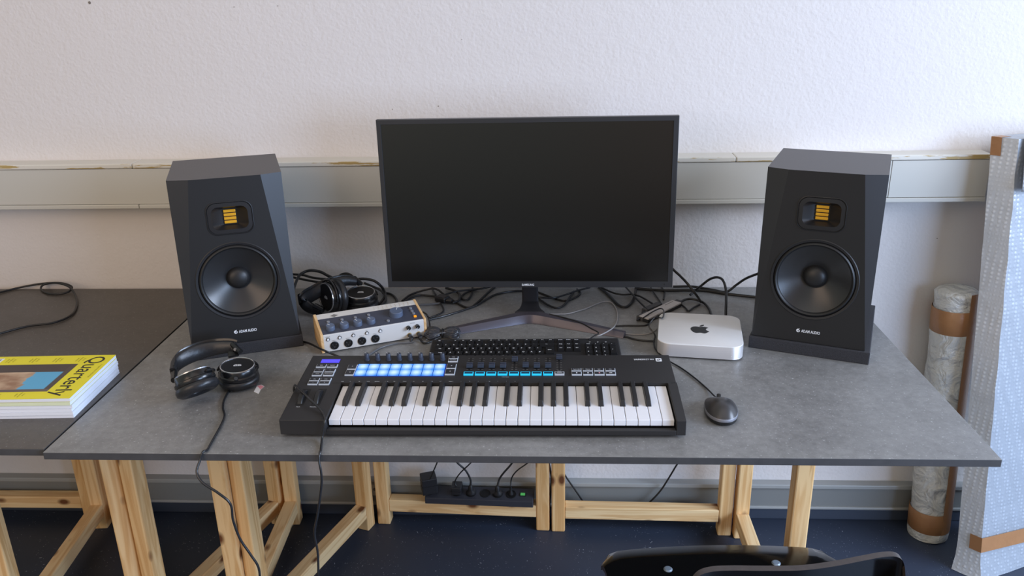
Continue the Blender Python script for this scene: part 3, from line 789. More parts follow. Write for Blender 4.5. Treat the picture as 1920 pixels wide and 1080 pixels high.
for i, w_ in enumerate((1.25, 1.25, 1.25, 6.25, 1.25, 1.25, 1.25, 1.25)): kcap(X + U * (0, 1.25, 2.5, 3.75, 10, 11.25, 12.5, 13.75)[i], rows[5], U * w_, U, '')
for r_, ss in ((1, ('Einfg', 'Pos1', 'Bild')), (2, ('Entf', 'Ende', 'Bild'))):
    for i, s in enumerate(ss): kcap(NX + U * i, rows[r_], U, U, s)
PX = NX + U * 3.45
for r_, ss in ((1, ('Num', '/', '*', '-')), (2, '789'), (3, '456'), (4, '123')):
    for i, s in enumerate(ss): kcap(PX + U * i, rows[r_], U, U, s)
kcap(PX + U * 3, rows[3], U, U * 2, '+')
for i in range(3):
    bm = new(); bx(bm, (PX + U * (.65 + i), .1285, 0), (PX + U * (.85 + i), .1300, .0005), 0, KXm); obj('indicator_light', bm, 'white', kb)

# =================================================================== audio interface
VA = .42408
vt = thing('audio_interface', 'silver audio interface with wooden sides, dark knobs and an orange button', 'audio interface', (-.421, .451, 0), Matrix.Rotation(VA, 4, 'Z'))
VL, VD, Z1, Z2, VS = .262, .108, .0487, .066, .0173 / .0957
vz = lambda y: Z1 + VS * y
VX = TR(0, 0, Z1) @ Matrix.Rotation(math.atan(VS), 4, 'X')
prof = [(.0005, .004), (.0005, Z1 - .0015), (.0025, Z1 - .0005), (.095, Z2 - .001), (.099, Z2 - .002), (VD, .058), (VD, .004)]
bm = new()
loft(bm, [[(x, y, z) for y, z in prof] for x in (.0065, .2555)], cap0=True, cap1=True); obj('case', bm, 'volt', vt, bev=.0008)
bm = new(); bx(bm, (.0068, .0035, -.0012), (.2552, .0735, .0003), 0, VX); obj('control_panel', bm, 'volt_blue', vt)
bm = new(); bx(bm, (.0068, .0738, -.0012), (.2552, .0970, .0003), 0, VX); ts = obj('top_strip', bm, 'volt_top', vt)
bm = new(); prism(bm, [(.0385, .0818), (.0485, .0752), (.0590, .0818), (.0490, .0882)], 0, .0005, 0, VX); obj('diamond_emblem', bm, 'smear', vt)
for i in range(9):
    bm = new(); bx(bm, (.150 + .011 * i, .078, 0), (.1565 + .011 * i, .094, .0009), 0, VX); obj('vent_rib', bm, 'volt_top', ts, bev=.0005)
wp = [(0, .0025), (0, Z1 + .0005), (.0965, Z2 + .0008), (.101, Z2 + .0002), (VD + .001, .058), (VD + .001, .0025)]
for xa, xb in ((0, .0068), (.2555, VL)):
    bm = new(); loft(bm, [[(x, y, z) for y, z in wp] for x in (xa, xb)], cap0=True, cap1=True); obj('side_cheek', bm, 'ash', vt, bev=.001)
for x in (.02, .24):
    for y in (.02, .09):
        bm = new(); lathe(bm, [(0, 0), (.005, 0), (.005, .0042), (0, .0042)], TR(x, y, .0002), 12); obj('foot', bm, 'rubber', vt)
def vknob(x, y, r, h, ang):
    bm = new(); X_ = VX @ TR(x, y, 0)
    lathe(bm, [(r * 1.03, 0), (r * 1.02, h * .25), (r * .98, h * .92), (r * .92, h), (0, h)], X_, 36)
    bx(bm, (-.0006, r * .2, h - .0003), (.0006, r * .9, h + .0004), 1, X_ @ Matrix.Rotation(ang, 4, 'Z'))
    obj('knob', bm, ['volt_knob', 'white'], vt, smooth=True)
for x, y in ((.0285, .0225), (.0620, .0225), (.0952, .0232), (.1280, .0235)): vknob(x, y, .0106, .0115, .62)
vknob(.1955, .0400, .0165, .0135, -.45)
for i, (x, y) in enumerate(((.0292, .0545), (.063, .0553), (.0962, .0553), (.13, .0575), (.1696, .0165), (.2378, .0585), (.2378, .0445), (.2385, .0323))):
    bm = new(); lathe(bm, [(.0040, 0), (.0038, .0030), (0, .0032)], VX @ TR(x, y, 0), 14); obj('push_button', bm, 'silver_btn', vt, smooth=True)
bm = new(); bx(bm, (.2352, .0140, -.001), (.2416, .0200, .0035), 0, VX); obj('orange_button', bm, 'orange', vt, bev=.0005)
bm = new(); VF = lambda x, z, y=0: TR(x, y, z) @ FRONT
for x in (.0313, .0648, .098, .1312):
    bm = new(); X_ = VF(x, .0185)
    lathe(bm, [(.0104, -.001), (.0104, .0010), (.0085, .0016), (.0080, .0002), (0, .0002)], X_, 32)
    lathe(bm, [(.0032, .0004), (.0024, -.0003), (0, -.0003)], X_, 14, 1)
    for k in range(3):
        a_ = PI / 2 + k * 2 * PI / 3 + PI / 3; lathe(bm, [(.0014, .0005), (0, .0005)], X_ @ TR(.0048 * math.cos(a_), .0048 * math.sin(a_), 0), 8, 1)
    obj('combo_jack', bm, ['blk_sat', 'dongle'], vt, smooth=True)
for x, s in ((.0169, 'INST'), (.045, 'INST'), (.0783, 'INST'), (.1115, 'INST'), (.1447, '48V')):
    bm = new(); X_ = VF(x, .0365)
    lathe(bm, [(.0046, 0), (.0044, .0006), (0, .0006)], X_, 18, 1); lathe(bm, [(.0030, .0006), (.0027, .0028), (0, .003)], X_, 14, 0)
    obj('round_button', bm, ['white', 'blk_sat'], vt, smooth=True)
bm = new()
for x, s in ((.0169, 'VINTAGE'), (.045, '76'), (.0783, 'INST'), (.1115, 'INST'), (.1447, '48V')): text(bm, s, .0026, VF(x, .0428, -.0003))
for i, x in enumerate((.0313, .0648, .098, .1312)): text(bm, 'INPUT %d' % (i + 1), .0028, VF(x, .0313, -.0003))
text(bm, 'PHONES', .003, VF(.2265, .0432, -.0003)); text(bm, '1', .003, VF(.2160, .0225, -.0003)); text(bm, '2', .003, VF(.2385, .0225, -.0003))
obj('printed_lettering', bm, 'smear', vt)
for x in (.2150, .2380):
    bm = new(); X_ = VF(x, .0335); lathe(bm, [(.0052, 0), (.0050, .008), (.0042, .0088), (0, .0088)], X_, 20); bx(bm, (-.0004, .001, .0086), (.0004, .0046, .0091), 1, X_ @ Matrix.Rotation(2.4, 4, 'Z')); obj('phones_knob', bm, ['blk_sat', 'white'], vt, smooth=True)
    bm = new(); X_ = VF(x + .002, .0128); lathe(bm, [(.0058, 0), (.0054, .0012), (.0036, .0014), (.0032, .0004)], X_, 22); obj('jack_ring', bm, 'brass', vt, smooth=True)

# =================================================================== mini computer
MA = -.1439
mc = thing('mini_computer', 'silver square mini computer with a black apple emblem on top', 'computer', (.4875, .5234, 0), Matrix.Rotation(MA, 4, 'Z'))
q = lambda r_, z, h=.0985: [(x, y, z) for x, y in rrect(h, h, r_, 9)]
bm = new(); loft(bm, [q(.030, .0040), q(.031, .0046), q(.031, .0345)], 1, cap0=True)
loft(bm, [q(.031, .0345), q(.0303, .0357, .0979), q(.0290, .036, .0968)], 0, cap1=True)
bmesh.ops.remove_doubles(bm, verts=bm.verts, dist=1e-6)
obj('case', bm, ['mac', 'mac_side'], mc, smooth=True, angle=30)
bm = new(); lathe(bm, [(0, .0002), (.084, .0002), (.086, .0042), (0, .0042)], None, 48); obj('base_ring', bm, 'blk_deep', mc)
bm = new(); lathe(bm, [(.0011, 0), (.0010, .0005), (0, .0005)], TR(.071, -.0984, .0120) @ FRONT, 12); obj('power_light', bm, 'white', mc)
def relpath(start, segs, n=6):
    p = Vector(start); out = [p.copy()]
    for s in segs:
        if len(s) == 2: p = p + Vector(s); out.append(p.copy()); continue
        a, b, c = p + Vector(s[0:2]), p + Vector(s[2:4]), p + Vector(s[4:6])
        for i in range(1, n + 1):
            t = i / n; out.append(p * (1 - t) ** 3 + a * 3 * t * (1 - t) ** 2 + b * 3 * t * t * (1 - t) + c * t ** 3)
        p = c
    return [(v.x, v.y) for v in out]
body_ = relpath((12.152, 6.896), [(-.948, 0, -2.415, -1.078, -3.96, -1.04), (-2.04, .027, -3.91, 1.183, -4.961, 3.014), (-2.117, 3.675, -.546, 9.103, 1.519, 12.09), (1.013, 1.454, 2.208, 3.09, 3.792, 3.039), (1.52, -.065, 2.09, -.987, 3.935, -.987), (1.831, 0, 2.35, .987, 3.96, .948), (1.637, -.026, 2.676, -1.48, 3.676, -2.948), (1.156, -1.688, 1.636, -3.325, 1.662, -3.415), (-.039, -.013, -3.182, -1.221, -3.22, -4.857), (-.026, -3.04, 2.48, -4.494, 2.597, -4.559), (-1.429, -2.09, -3.623, -2.324, -4.39, -2.376), (-2, -.156, -3.675, 1.09, -4.61, 1.09)])
leaf_ = relpath((15.53, 3.83), [(.843, -1.012, 1.4, -2.427, 1.245, -3.83), (-1.207, .052, -2.662, .805, -3.532, 1.818), (-.78, .896, -1.454, 2.338, -1.273, 3.714), (1.338, .104, 2.715, -.688, 3.559, -1.701)])
bm = new(); sc_ = .0535 / 24
for pts in (body_, leaf_):
    pts = [((x - 12) * sc_, -(y - 12) * sc_) for x, y in pts]
    if (Vector(pts[0]) - Vector(pts[-1])).length < 1e-6: pts = pts[:-1]
    prism(bm, pts[::-1], .0358, .0363)
obj('emblem', bm, 'logo_blk', mc)

# =================================================================== mouse
ms = thing('computer_mouse', 'black wired mouse with a grey side band, right of the MIDI keyboard', 'mouse', (.4735, .1625, 0), Matrix.Rotation(-.03, 4, 'Z'))
ML, MW = .0490, .0315
def foot_ring(s, z, n=40, pull=0.0):
    out = []
    for i in range(n):
        a = 2 * PI * i / n; ca, sa = math.cos(a), math.sin(a)
        e = 0.62 if sa > 0 else 0.92
        x = math.copysign(abs(ca) ** (0.55 if sa > 0 else 0.9), ca) * MW * (1 - .04 * max(0, sa) + 0.03 * (1 - abs(sa)))
        y = math.copysign(abs(sa) ** e, sa) * ML
        out.append((x * s, y * s - pull, z))
    return out
bm = new(); loft(bm, [foot_ring(.93, .0008), foot_ring(.98, .003), foot_ring(1.0, .007), foot_ring(1.0, .0095)], cap0=True, cap1=True); obj('base', bm, 'blk_sat', ms, smooth=True, angle=50)
bm = new(); loft(bm, [foot_ring(1.0, .0095), foot_ring(1.004, .012), foot_ring(.995, .0152), foot_ring(.97, .0162)], cap1=True); obj('side_band', bm, 'mouse_band', ms, smooth=True, angle=50)
bm = new()
def dome(s):
    hz = .0155 + .0235 * (1 - s ** 2.6)
    r = foot_ring(s * .985, hz, pull=.006 * (1 - s))
    return [(x, y, z - .010 * max(0, (y + .012) / ML) ** 1.3 * (1 - s ** 4)) for x, y, z in r]
loft(bm, [dome(s) for s in (1.0, .985, .95, .88, .78, .64, .48, .3, .14)], cap1=True)
obj('shell', bm, 'mouse', ms, smooth=True, angle=60)
bm = new(); lathe(bm, [(0, -.0035), (.0085, -.0035), (.0095, -.002), (.0095, .002), (.0085, .0035), (0, .0035)], TR(0, .0335, .0205) @ Matrix.Rotation(PI / 2, 4, 'Y'), 24); obj('scroll_wheel', bm, 'rubber', ms, smooth=True)
bm = new(); tube(bm, [(0, .0450, .0118), (0, .053, .0105), (0, .058, .0085)], lambda t: .0030 - .0012 * t, 10); obj('cable_sleeve', bm, 'blk', ms, smooth=True)

# =================================================================== magazines
mg_rot = Matrix.Rotation(math.atan2(.0095, .215), 4, 'Z')
zcur = .0
MGW, MGH = .284, .214                    # seen lying sideways: along the wall x towards the wall
lab = ['bottom magazine of the stack, plain white page edges', 'second magazine from the bottom of the stack', 'third magazine from the bottom of the stack', 'magazine just below the pale green spine, middle of the stack', 'second magazine from the top, with a pale green spine', 'yellow magazine titled Quarterly on top of the stack']
thick = [.0074, .0072, .0074, .0074, .0085, .0080]
offs = [(0, 0, 0), (.0012, -.0015, .004), (-.0008, -.0005, -.003), (.0012, .0008, .002), (-.001, -.0008, -.005), (.0, 0, .003)]
A_ = Vector((-.861, .136, 0))            # front right corner of the stack
for i in range(6):
    ox, oy, oa = offs[i]
    R_ = mg_rot @ Matrix.Rotation(oa, 4, 'Z')
    t = thing('magazine', lab[i], 'magazine', (A_.x + ox, A_.y + oy, zcur + .0002), R_, 'magazine stack')
    th = thick[i] - .0003
    bm = new(); bx(bm, (-MGW, .0006, .0005), (-.0006, MGH - .0006, th - .0005), 0); obj('pages', bm, 'pages', t)
    cm_ = 'yellow' if i == 5 else ('greenpg' if i == 4 else 'paper')
    bm = new(); bx(bm, (-MGW, 0, 0), (0, MGH, .0005)); bx(bm, (-MGW, 0, th - .0005), (0, MGH, th)); bx(bm, (-MGW, 0, .0002), (0, .0007, th - .0002), 1)
    cv = obj('cover', bm, [cm_, M['paper'] if i != 4 else M['greenpg']], t)
    if i == 5:
        zt_ = th + .0002
        bm = new(); bx(bm, (-.268, .0330, zt_ - .0004), (-.0640, .1680, zt_)); obj('cover_picture', bm, 'print', cv)
        bm = new(); RX = lambda x, y: TR(x, y, zt_ + .0001) @ Matrix.Rotation(-PI / 2, 4, 'Z')
        text(bm, 'Quarterly', .0500, RX(-.0335, .1090), 0, bold=.004, sx=.97)
        for k, yy in enumerate((.187, .189)):
            pass
        obj('cover_title', bm, 'ink', cv)
        for yy, xs_, ss in ((.1905, (-.066, -.118, -.172, -.226), ('No 12', 'Essays and', 'pictures')), (.0190, (-.110, -.160, -.225), ('Issue', 'Notes on', 'space'))):
            for xx in xs_:
                bm = new()
                for k, s in enumerate(ss): text(bm, s, .0056, RX(xx - .0075 * k + .004, yy), 0)
                obj('cover_text', bm, 'ink_soft', cv)
        bm = new(); text(bm, 'A magazine about making things', .0050, RX(-.0085, .1300), 0); obj('cover_text', bm, 'ink_soft', cv)
        bm = new(); bx(bm, (-.284, .1790, zt_ - .0004), (-.250, .2030, zt_), 0)
        for k in range(12): bx(bm, (-.280 + .0022 * k, .1840, zt_ - .0003), (-.280 + .0022 * k + (.0013 if k % 3 else .0007), .1985, zt_ + .0001), 1)
        obj('barcode', bm, ['paper', 'ink'], cv)
    zcur += thick[i]

# =================================================================== headphones
def ear_cup(parent, c, axis, spin, rs=1.0, glyph=True, cord=False):
    """cup whose outer plate looks along axis; sub-parts hang under the housing"""
    axis = Vector(axis).normalized()
    up = Vector((0, 0, 1)) if abs(axis.z) < .8 else Vector((0, 1, 0))
    xx = up.cross(axis).normalized(); yy = axis.cross(xx)
    X_ = Matrix((( xx.x, yy.x, axis.x, c[0]), (xx.y, yy.y, axis.y, c[1]), (xx.z, yy.z, axis.z, c[2]), (0, 0, 0, 1))) @ Matrix.Rotation(spin, 4, 'Z')
    pm = parent.matrix_world.inverted() if False else Matrix.Translation(-parent.location)
    X_ = pm @ X_; s = rs
    bm = new(); lathe(bm, [(0, -.008), (.041 * s, -.008), (.043 * s, -.004), (.0425 * s, .001), (.0395 * s, .003), (.038 * s, .0145), (.0362 * s, .0165)], X_, 44, 0, 1, .92)
    cup = obj('ear_cup', bm, 'hp', parent, smooth=True, angle=40)
    bm = new(); lathe(bm, [(.018 * s, -.0245), (.026 * s, -.0285), (.036 * s, -.0282), (.0432 * s, -.0235), (.0445 * s, -.016), (.0430 * s, -.0095), (.039 * s, -.0078)], X_, 44, 0, 1, .94)
    lathe(bm, [(.018 * s, -.0245), (.017 * s, -.012), (0, -.012)], X_, 44, 0, 1, .94); obj('ear_cushion', bm, 'leather', cup, smooth=True, angle=60)
    bm = new(); lathe(bm, [(.0368 * s, .0150), (.0370 * s, .0178), (.0356 * s, .0184), (.0344 * s, .0178), (.0342 * s, .0160)], X_, 44, 0, 1, .92); obj('silver_ring', bm, 'chrome', cup, smooth=True)
    bm = new(); lathe(bm, [(.0350 * s, .0163), (.033 * s, .0168), (0, .0168)], X_, 44, 0, 1, .92)
    if glyph: text(bm, 'dSSb', .0105, X_ @ TR(0, 0, .0171), 1, bold=.02, sx=.85)
    obj('cover_plate', bm, ['hp_plate', 'white'], cup)
    bm = new()                                       # yoke: half ring round the housing
    pts = [X_ @ Vector((.0425 * s * math.cos(a), .040 * s * math.sin(a), .0075)) for a in [PI * k / 12 for k in range(13)]]
    tube(bm, pts, .0028, 8, k=3)
    obj('yoke', bm, 'hp', cup, smooth=True)
    return X_
h1o = P(400, 690, 0)
h1 = thing('headphones', 'black headphones lying in front of the left speaker', 'headphones', (h1o.x, h1o.y, 0), group='two pairs of black headphones')
cR = P(446, 693, .040); axR = (.06, -.10, 1)
XR = ear_cup(h1, (cR.x, cR.y, .0345), axR, .22)
cL = P(366, 718, .046)
XL = ear_cup(h1, (cL.x, cL.y, .0515), (-.38, .40, .83), -.35, 1.06)
def loc1(*p): return [Vector(a) - h1.location for a in p]
bpts = loc1(P(325, 699, .034), P(330, 684, .040), P(346, 671, .046), P(372, 660, .050), P(402, 653, .053), P(432, 650, .056), P(441, 652, .054))
wv1 = lambda t: Vector((-.05 + .1 * t, .28, .95))
bm = new(); strap(bm, bpts, lambda t: .025 + .011 * math.sin(PI * min(1, t * 1.1 + .02)), .013, wv=wv1, k=6); hb = obj('headband', bm, 'leather', h1, smooth=True, angle=70)
bm = new(); strap(bm, [p + Vector((0, .007, .002)) for p in bpts], lambda t: .027 + .011 * math.sin(PI * min(1, t * 1.1 + .02)), .004, wv=wv1, k=6); obj('headband_shell', bm, 'hp', hb, smooth=True)
for nm, a, b in (('hinge', P(327, 692, .036), P(326, 713, .036)), ('hinge', P(436, 645, .062), P(451, 660, .050))):
    a, b = loc1(a, b); bm = new(); cyl(bm, a, b, .0075, .0065, 14); cyl(bm, (a + b) / 2 + Vector((0, -.009, 0)), (a + b) / 2 + Vector((0, .002, 0)), .004, .004, 12, 1)
    obj(nm, bm, ['hp', 'chrome'], h1, smooth=True)
a, b = loc1(P(437, 651, .052), P(438, 668, .040)); bm = new(); strap(bm, [a, (a + b) / 2, b], .024, .006, wv=(1, .1, 0)); obj('slider_arm', bm, 'hp', h1, smooth=True)

h2o = P(640, 575, 0)
h2 = thing('headphones', 'black headphones heaped behind the silver audio interface', 'headphones', (h2o.x, h2o.y, 0), group='two pairs of black headphones')
cA = P(622, 557, .050)
XA = ear_cup(h2, (cA.x, cA.y, .0515), (-.74, -.66, .10), .0, 1.14)
cB = P(676, 548, .050)
XB = ear_cup(h2, (cB.x, cB.y, .0345), (.04, -.16, 1), .15, 1.05)
def loc2(*p): return [Vector(a) - h2.location for a in p]
bp2 = loc2(P(668, 528, .072), P(645, 527, .078), P(615, 536, .072), P(592, 549, .058), P(576, 559, .045), P(571, 568, .034), P(582, 578, .022), P(602, 584, .018))
wv2 = lambda t: Vector((.15, .2, .95))
bm = new(); strap(bm, bp2, lambda t: .022 + .012 * math.sin(PI * t), .011, wv=wv2, k=6); hb2 = obj('headband', bm, 'leather', h2, smooth=True, angle=70)
bm = new(); strap(bm, [p + Vector((-.005, .004, .003)) for p in bp2], lambda t: .022 + .012 * math.sin(PI * t), .004, wv=wv2, k=6); obj('headband_shell', bm, 'hp', hb2, smooth=True)
for a, b in ((P(664, 523, .078), P(676, 533, .058)), (P(590, 574, .030), P(606, 582, .022)), (P(564, 553, .048), P(566, 570, .030))):
    a, b = loc2(a, b); bm = new(); cyl(bm, a, b, .009, .008, 14); obj('hinge', bm, 'hp', h2, smooth=True)

# =================================================================== paper scrap
sp_ = P(486, 731, 0)
ps = thing('paper_scrap', 'small torn scrap of pink and white paper beside the headphones', 'paper', (sp_.x, sp_.y, .0003))
pts = [P(476, 735, 0), P(485, 739, 0), P(489, 731, 0), P(496, 725, 0), P(490, 722, 0), P(482, 724, 0)]
pts = [(p.x - sp_.x, p.y - sp_.y) for p in pts]
bm = new(); prism(bm, pts, 0, .0006); obj('scrap_sheet', bm, 'paper', ps)
bm = new(); pp = [(pts[i][0] * .9, pts[i][1] * .9) for i in (2, 3, 4, 5)]; prism(bm, pp, .0006, .0008); obj('pink_print', bm, 'pink', ps)

# =================================================================== cables
def cable(label, pts, r=.0022, m='cable', name='cable', group='loose cables on the desk', lift=0.0):
    """pts: (u, v, h): h below .3 is the height above the worktop, otherwise the depth plane"""
    w = []
    for u, v, h in pts:
        p = P(u, v, h) if h < .3 and h > -.1 else PY(u, v, h if h >= .3 else h + 10)
        w.append(p)
    o_ = w[0].copy(); 
    bm = new(); tube(bm, [p - o_ for p in w], r, 8, k=7)
    o = obj(name, bm, m, None, smooth=True, angle=80); o.location = o_
    tag(o, label, 'cable', group); return o
z = lambda pts, h=.003: [(u, v, h) for u, v in pts]

cable('black cord curling into a small loop on the left worktop', [(-14, 552, .004), (33, 540, .004), (77, 532, .012), (112, 530.5, .018), (134, 537, .014), (130, 546, .007), (112, 551, .004), (90, 550, .004), (77, 542, .005), (82, 534, .012), (104, 530.5, .022), (128, 537, .018), (141, 552, .008), (144, 572, .004), (133, 591, .004), (100, 605, .004), (50, 612, .004), (-14, 629, .004)], .0030)
def EDGE(u, k):                              # where a cord bends over the front edge of the worktop
    x = PY(u, 855, 0).x
    return Vector((x, (-.0012, -.0078)[k], (.0046, -.010)[k]))
hc = []
for u, v in ((446, 705), (437, 720), (428, 735), (420, 750), (418, 765), (421, 780), (413, 800), (395, 832), (388, 844)):
    hc.append((u, v, .012 if v < 715 else .003))
hc = hc[:1] + hc[1:]
w = [P(*a) for a in hc]; w[0].z = w[0].z
under = [EDGE(382, 0), EDGE(377, 1), PY(369, 885, -.02), PY(380, 905, -.03), PY(410, 925, -.035), PY(432, 945, -.035), PY(437, 975, -.035), PY(450, 1010, -.035), PY(470, 1040, -.035), PY(485, 1065, -.035), PY(488, 1100, -.035)]
pl = XR @ Vector((.0, -.0385, .006)) + h1.location
w[0] = pl
o_ = w[-1].copy(); bm = new(); tube(bm, [p - o_ for p in w + under], .0024, 8, k=7)
o = obj('headphone_cable', bm, 'cable_gl', None, smooth=True, angle=80); o.location = o_; tag(o, 'black headphone cord running off the front edge and looping below the worktop', 'cable', 'loose cables on the desk')
bm = new(); d_ = (w[1] - w[0]).normalized(); cyl(bm, w[0] - d_ * .004 - o_, w[0] + d_ * .016 - o_, .0042, .003, 12); obj('plug_sleeve', bm, 'blk', o, smooth=True)

# cord crossing the wheels of the controller, hanging down over the front edge
lkM = Matrix.Translation((-.3999, .0619, 0)) @ Matrix.Rotation(KA, 4, 'Z')
def onlk(u, v, h):                                  # point on the sloping top of the controller
    for k in range(30):
        p = P(u, v, .05) if k == 0 else P(u, v, zt((lkM.inverted() @ p).y) + h)
    return p
w = [Vector((-.410, .29, .003)), Vector((-.412, .24, .006)), Vector((-.4115, .20, .030)), onlk(553, 722.5, .0060), onlk(562, 731, .0105), onlk(570, 738, .0136), onlk(580, 748, .0136), onlk(592, 759, .0095), onlk(603, 771, .0045), onlk(609, 783, .0042), PY(609, 790.5, .0555), PY(606.5, 806, .052), P(604, 821, .007), P(602, 838, .0028), P(601, 846, .0028), EDGE(600.5, 0), EDGE(600, 1), PY(602, 885, -.012), PY(603, 905, -.012), PY(599, 940, -.012), PY(595, 968, -.012), PY(590, 1000, -.012), PY(596, 1040, -.012), PY(597, 1100, -.012)]
o_ = w[0].copy(); bm = new(); tube(bm, [p - o_ for p in w], .0023, 8, k=7)
o = obj('cable', bm, 'cable_gl', None, smooth=True, angle=80); o.location = o_; tag(o, 'thin black cord lying across the MIDI keyboard wheels and hanging over the front edge', 'cable', 'loose cables on the desk')

cable('black cord from the left foam pad to behind the MIDI keyboard, passing the interface corner', [(566, 640, .003), (580, 644, .008), (603, 655, .027), (624, 664, .015), (648, 674, .003)], .0026)
cable('grey cord from the left phones jack curving behind the controller knobs', [(776, 641, .004), (760, 643, .003), (743, 644, .003), (716, 651, .003), (700, 660, .003), (688, 668, .003), (678, 674, .003)], .0024, 'cable_gy')
cable('black cord from the right phones jack into the coiled bundle', [(786, 632, .010), (790, 639, .004), (796, 643.5, .003), (806, 641, .003), (816, 636, .004), (826, 632, .006)], .0026)
# jack plugs, held in the interface
vM = Matrix.Translation((-.421, .451, 0)) @ Matrix.Rotation(VA, 4, 'Z')
for lab_, x, end in (('angled black jack plug in the left phones socket', .2170, (770, 640)), ('angled black jack plug in the right phones socket', .2400, (787, 632))):
    a = vM @ Vector((x, -.0012, .0128)); b = vM @ Vector((x, -.020, .0125)); c = P(*end, .006)
    t = thing('jack_plug', lab_, 'plug', a, group='jack plugs in the audio interface')
    bm = new(); cyl(bm, (0, 0, 0), b - a, .0046, .005, 14); obj('plug_body', bm, 'blk', t, smooth=True)
    bm = new(); cyl(bm, b - a, c - a, .0046, .003, 12); obj('plug_elbow', bm, 'blk', t, smooth=True)

# the tied bundle
bc = P(829, 626, .010)
bd = thing('cable_bundle', 'black cable wound into a bow and tied, right of the audio interface', 'cable', (bc.x, bc.y, 0))
bm = new()
for s in (-1, 1):
    for k in range(11):
        a = (k - 5) / 5
        ln = .041 + .004 * random.uniform(-1, 1)
        ph = PI * (k + .5) / 11
        cy, cz_ = -.012 * math.cos(ph), .0105 + .009 * math.sin(ph)
        w_ = .0055 + .004 * random.random()
        pts = [(0, cy * .35, .010 + .003 * math.sin(ph)), (s * ln * .35, cy - w_ * .5, cz_ - .003), (s * ln * .75, cy * 1.3 - w_, cz_ - .0055 * abs(math.cos(ph))), (s * ln, cy * 1.1, cz_ - .002), (s * ln * .78, cy * 1.2 + w_, cz_ + .003), (s * ln * .38, cy + w_ * .6, cz_ + .004), (0, cy * .3, .013 + .003 * math.sin(ph))]
        pts = [(x, y, max(.0026, z_)) for x, y, z_ in pts]
        tube(bm, pts, .0026, 6, k=5)
obj('coil', bm, 'coil_cable', bd, smooth=True, angle=80)
bm = new(); tube(bm, [(.001 + 0 * a, .011 * math.cos(a), .0125 + .0095 * math.sin(a)) for a in [2 * PI * k / 16 for k in range(17)]], .0022, 8, k=3); obj('tie', bm, 'cable', bd, smooth=True)
bm = new(); tube(bm, [(-.038, -.022, .003), (-.02, -.017, .010), (0, -.010, .017), (.02, -.006, .014)], .0018, 6); obj('loose_end', bm, 'cable_gy', bd, smooth=True)

# --- tangle behind the interface and under the monitor
cable('black cord arching from behind the interface to the left part of the monitor edge', z([(754, 564), (767, 554), (782, 548)], .004) + [(798, 543.5, .012), (812, 541, .016), (822, 544, .012), (831, 551, .006), (848, 562, .003), (864, 572, .003), (880, 577, .003), (893, 569, .003), (907, 556, .003), (921, 543, .003), (936, 532, .003)], .0030)
cable('black cord from behind the interface to the small black dongle', z([(757, 566), (773, 557), (789, 553.5), (804, 554.5), (817, 556)], .004), .0032)
cable('grey cord leaving the interface side straight into the black dongle', z([(782, 571), (803, 570.5), (826, 569)], .004), .0030, 'cable_gy')
cable('black cord snaking down past the dongle to the interface side', z([(810, 538), (813, 546), (819, 556), (826, 569), (831, 578), (830, 585), (819, 591), (806, 596)], .0045), .0026)
cable('long black cord sweeping from the interface side to the stand neck', z([(806, 599), (831, 593), (864, 583), (892, 573), (912, 561), (930, 552), (957, 546.5), (984, 545)], .003), .0030, 'cable_gl')
cable('thick black cord curling under the monitor left edge', z([(836, 540), (853, 545), (862, 553), (860, 563), (848, 568)], .006), .0036)
cable('black cord running level behind the dongle below the monitor', z([(833, 553), (853, 547), (884, 543), (905, 541), (922, 537)], .008), .0028)
cable('black cord making a tight hook left of the stand', z([(886, 538), (884, 552), (876, 562), (868, 561), (866, 555), (876, 548), (896, 542)], .004), .0028)
cable('short thin cord dropping behind the interface corner', [(793, 585, .03), (800, 590, .03), (804, 598, .016), (806, 610, .004), (806, 618, .003)], .0022)
dg = P(831, 566, .0); t = thing('cable_adapter', 'small black dongle lying under the left part of the monitor', 'adapter', (dg.x, dg.y, 0))
bm = new(); bx(bm, (-.021, -.013, .0006), (.014, .016, .017), 0, Matrix.Rotation(-.5, 4, 'Z')); obj('adapter_body', bm, 'blk', t, bev=.004)
bm = new(); bx(bm, (.012, -.012, .001), (.032, .002, .013), 0, Matrix.Rotation(-.35, 4, 'Z')); obj('adapter_plug', bm, 'blk_sat', t, bev=.003)
cable('reddish black cord dipping right of the stand neck', z([(1002, 545), (1020, 552), (1038, 559), (1060, 564), (1078, 558), (1088, 550), (1082, 542)], .003), .0028)
cable('black cord rising right from the stand neck to the monitor edge', z([(1000, 556), (1020, 558.5), (1040, 558), (1062, 552), (1082, 545), (1106, 539)], .008), .0028, 'cable_gl')
cable('black cord hanging in a deep loop right of the stand neck', z([(1000, 556), (1014, 563), (1028, 572), (1044, 577.5), (1057, 572), (1068, 558), (1076, 546)], .0045), .0030)
cable('thick black cord forming a U below the monitor', z([(1122, 537), (1133, 546), (1145, 557), (1160, 572), (1173, 575.5), (1185, 566), (1191, 550), (1193, 538)], .004), .0034)
cable('black cord waving from the monitor edge towards the silver hub', z([(1126, 538), (1140, 545), (1153, 550), (1168, 552.5), (1184, 552), (1198, 555), (1208, 560), (1223, 569), (1232, 574)], .008), .0026)
cable('straight black cord running down to the black plug beside the hub', z([(1173, 538), (1184, 550), (1194, 561), (1208, 575), (1214, 581)], .0115), .0026)
cable('thin shiny cord looping between the stand foot and the keyboard', z([(1031, 589), (1048, 589), (1065, 588)], .003) + z([(1084, 583), (1100, 578), (1118, 570), (1132, 565.5), (1146, 567), (1155, 578), (1158, 592), (1156, 605)], .003) + [(1150, 614, .020), (1140, 621, .022), (1126, 628, .022), (1112, 632, .016), (1098, 635, .014)], .0016, 'cable_lt')
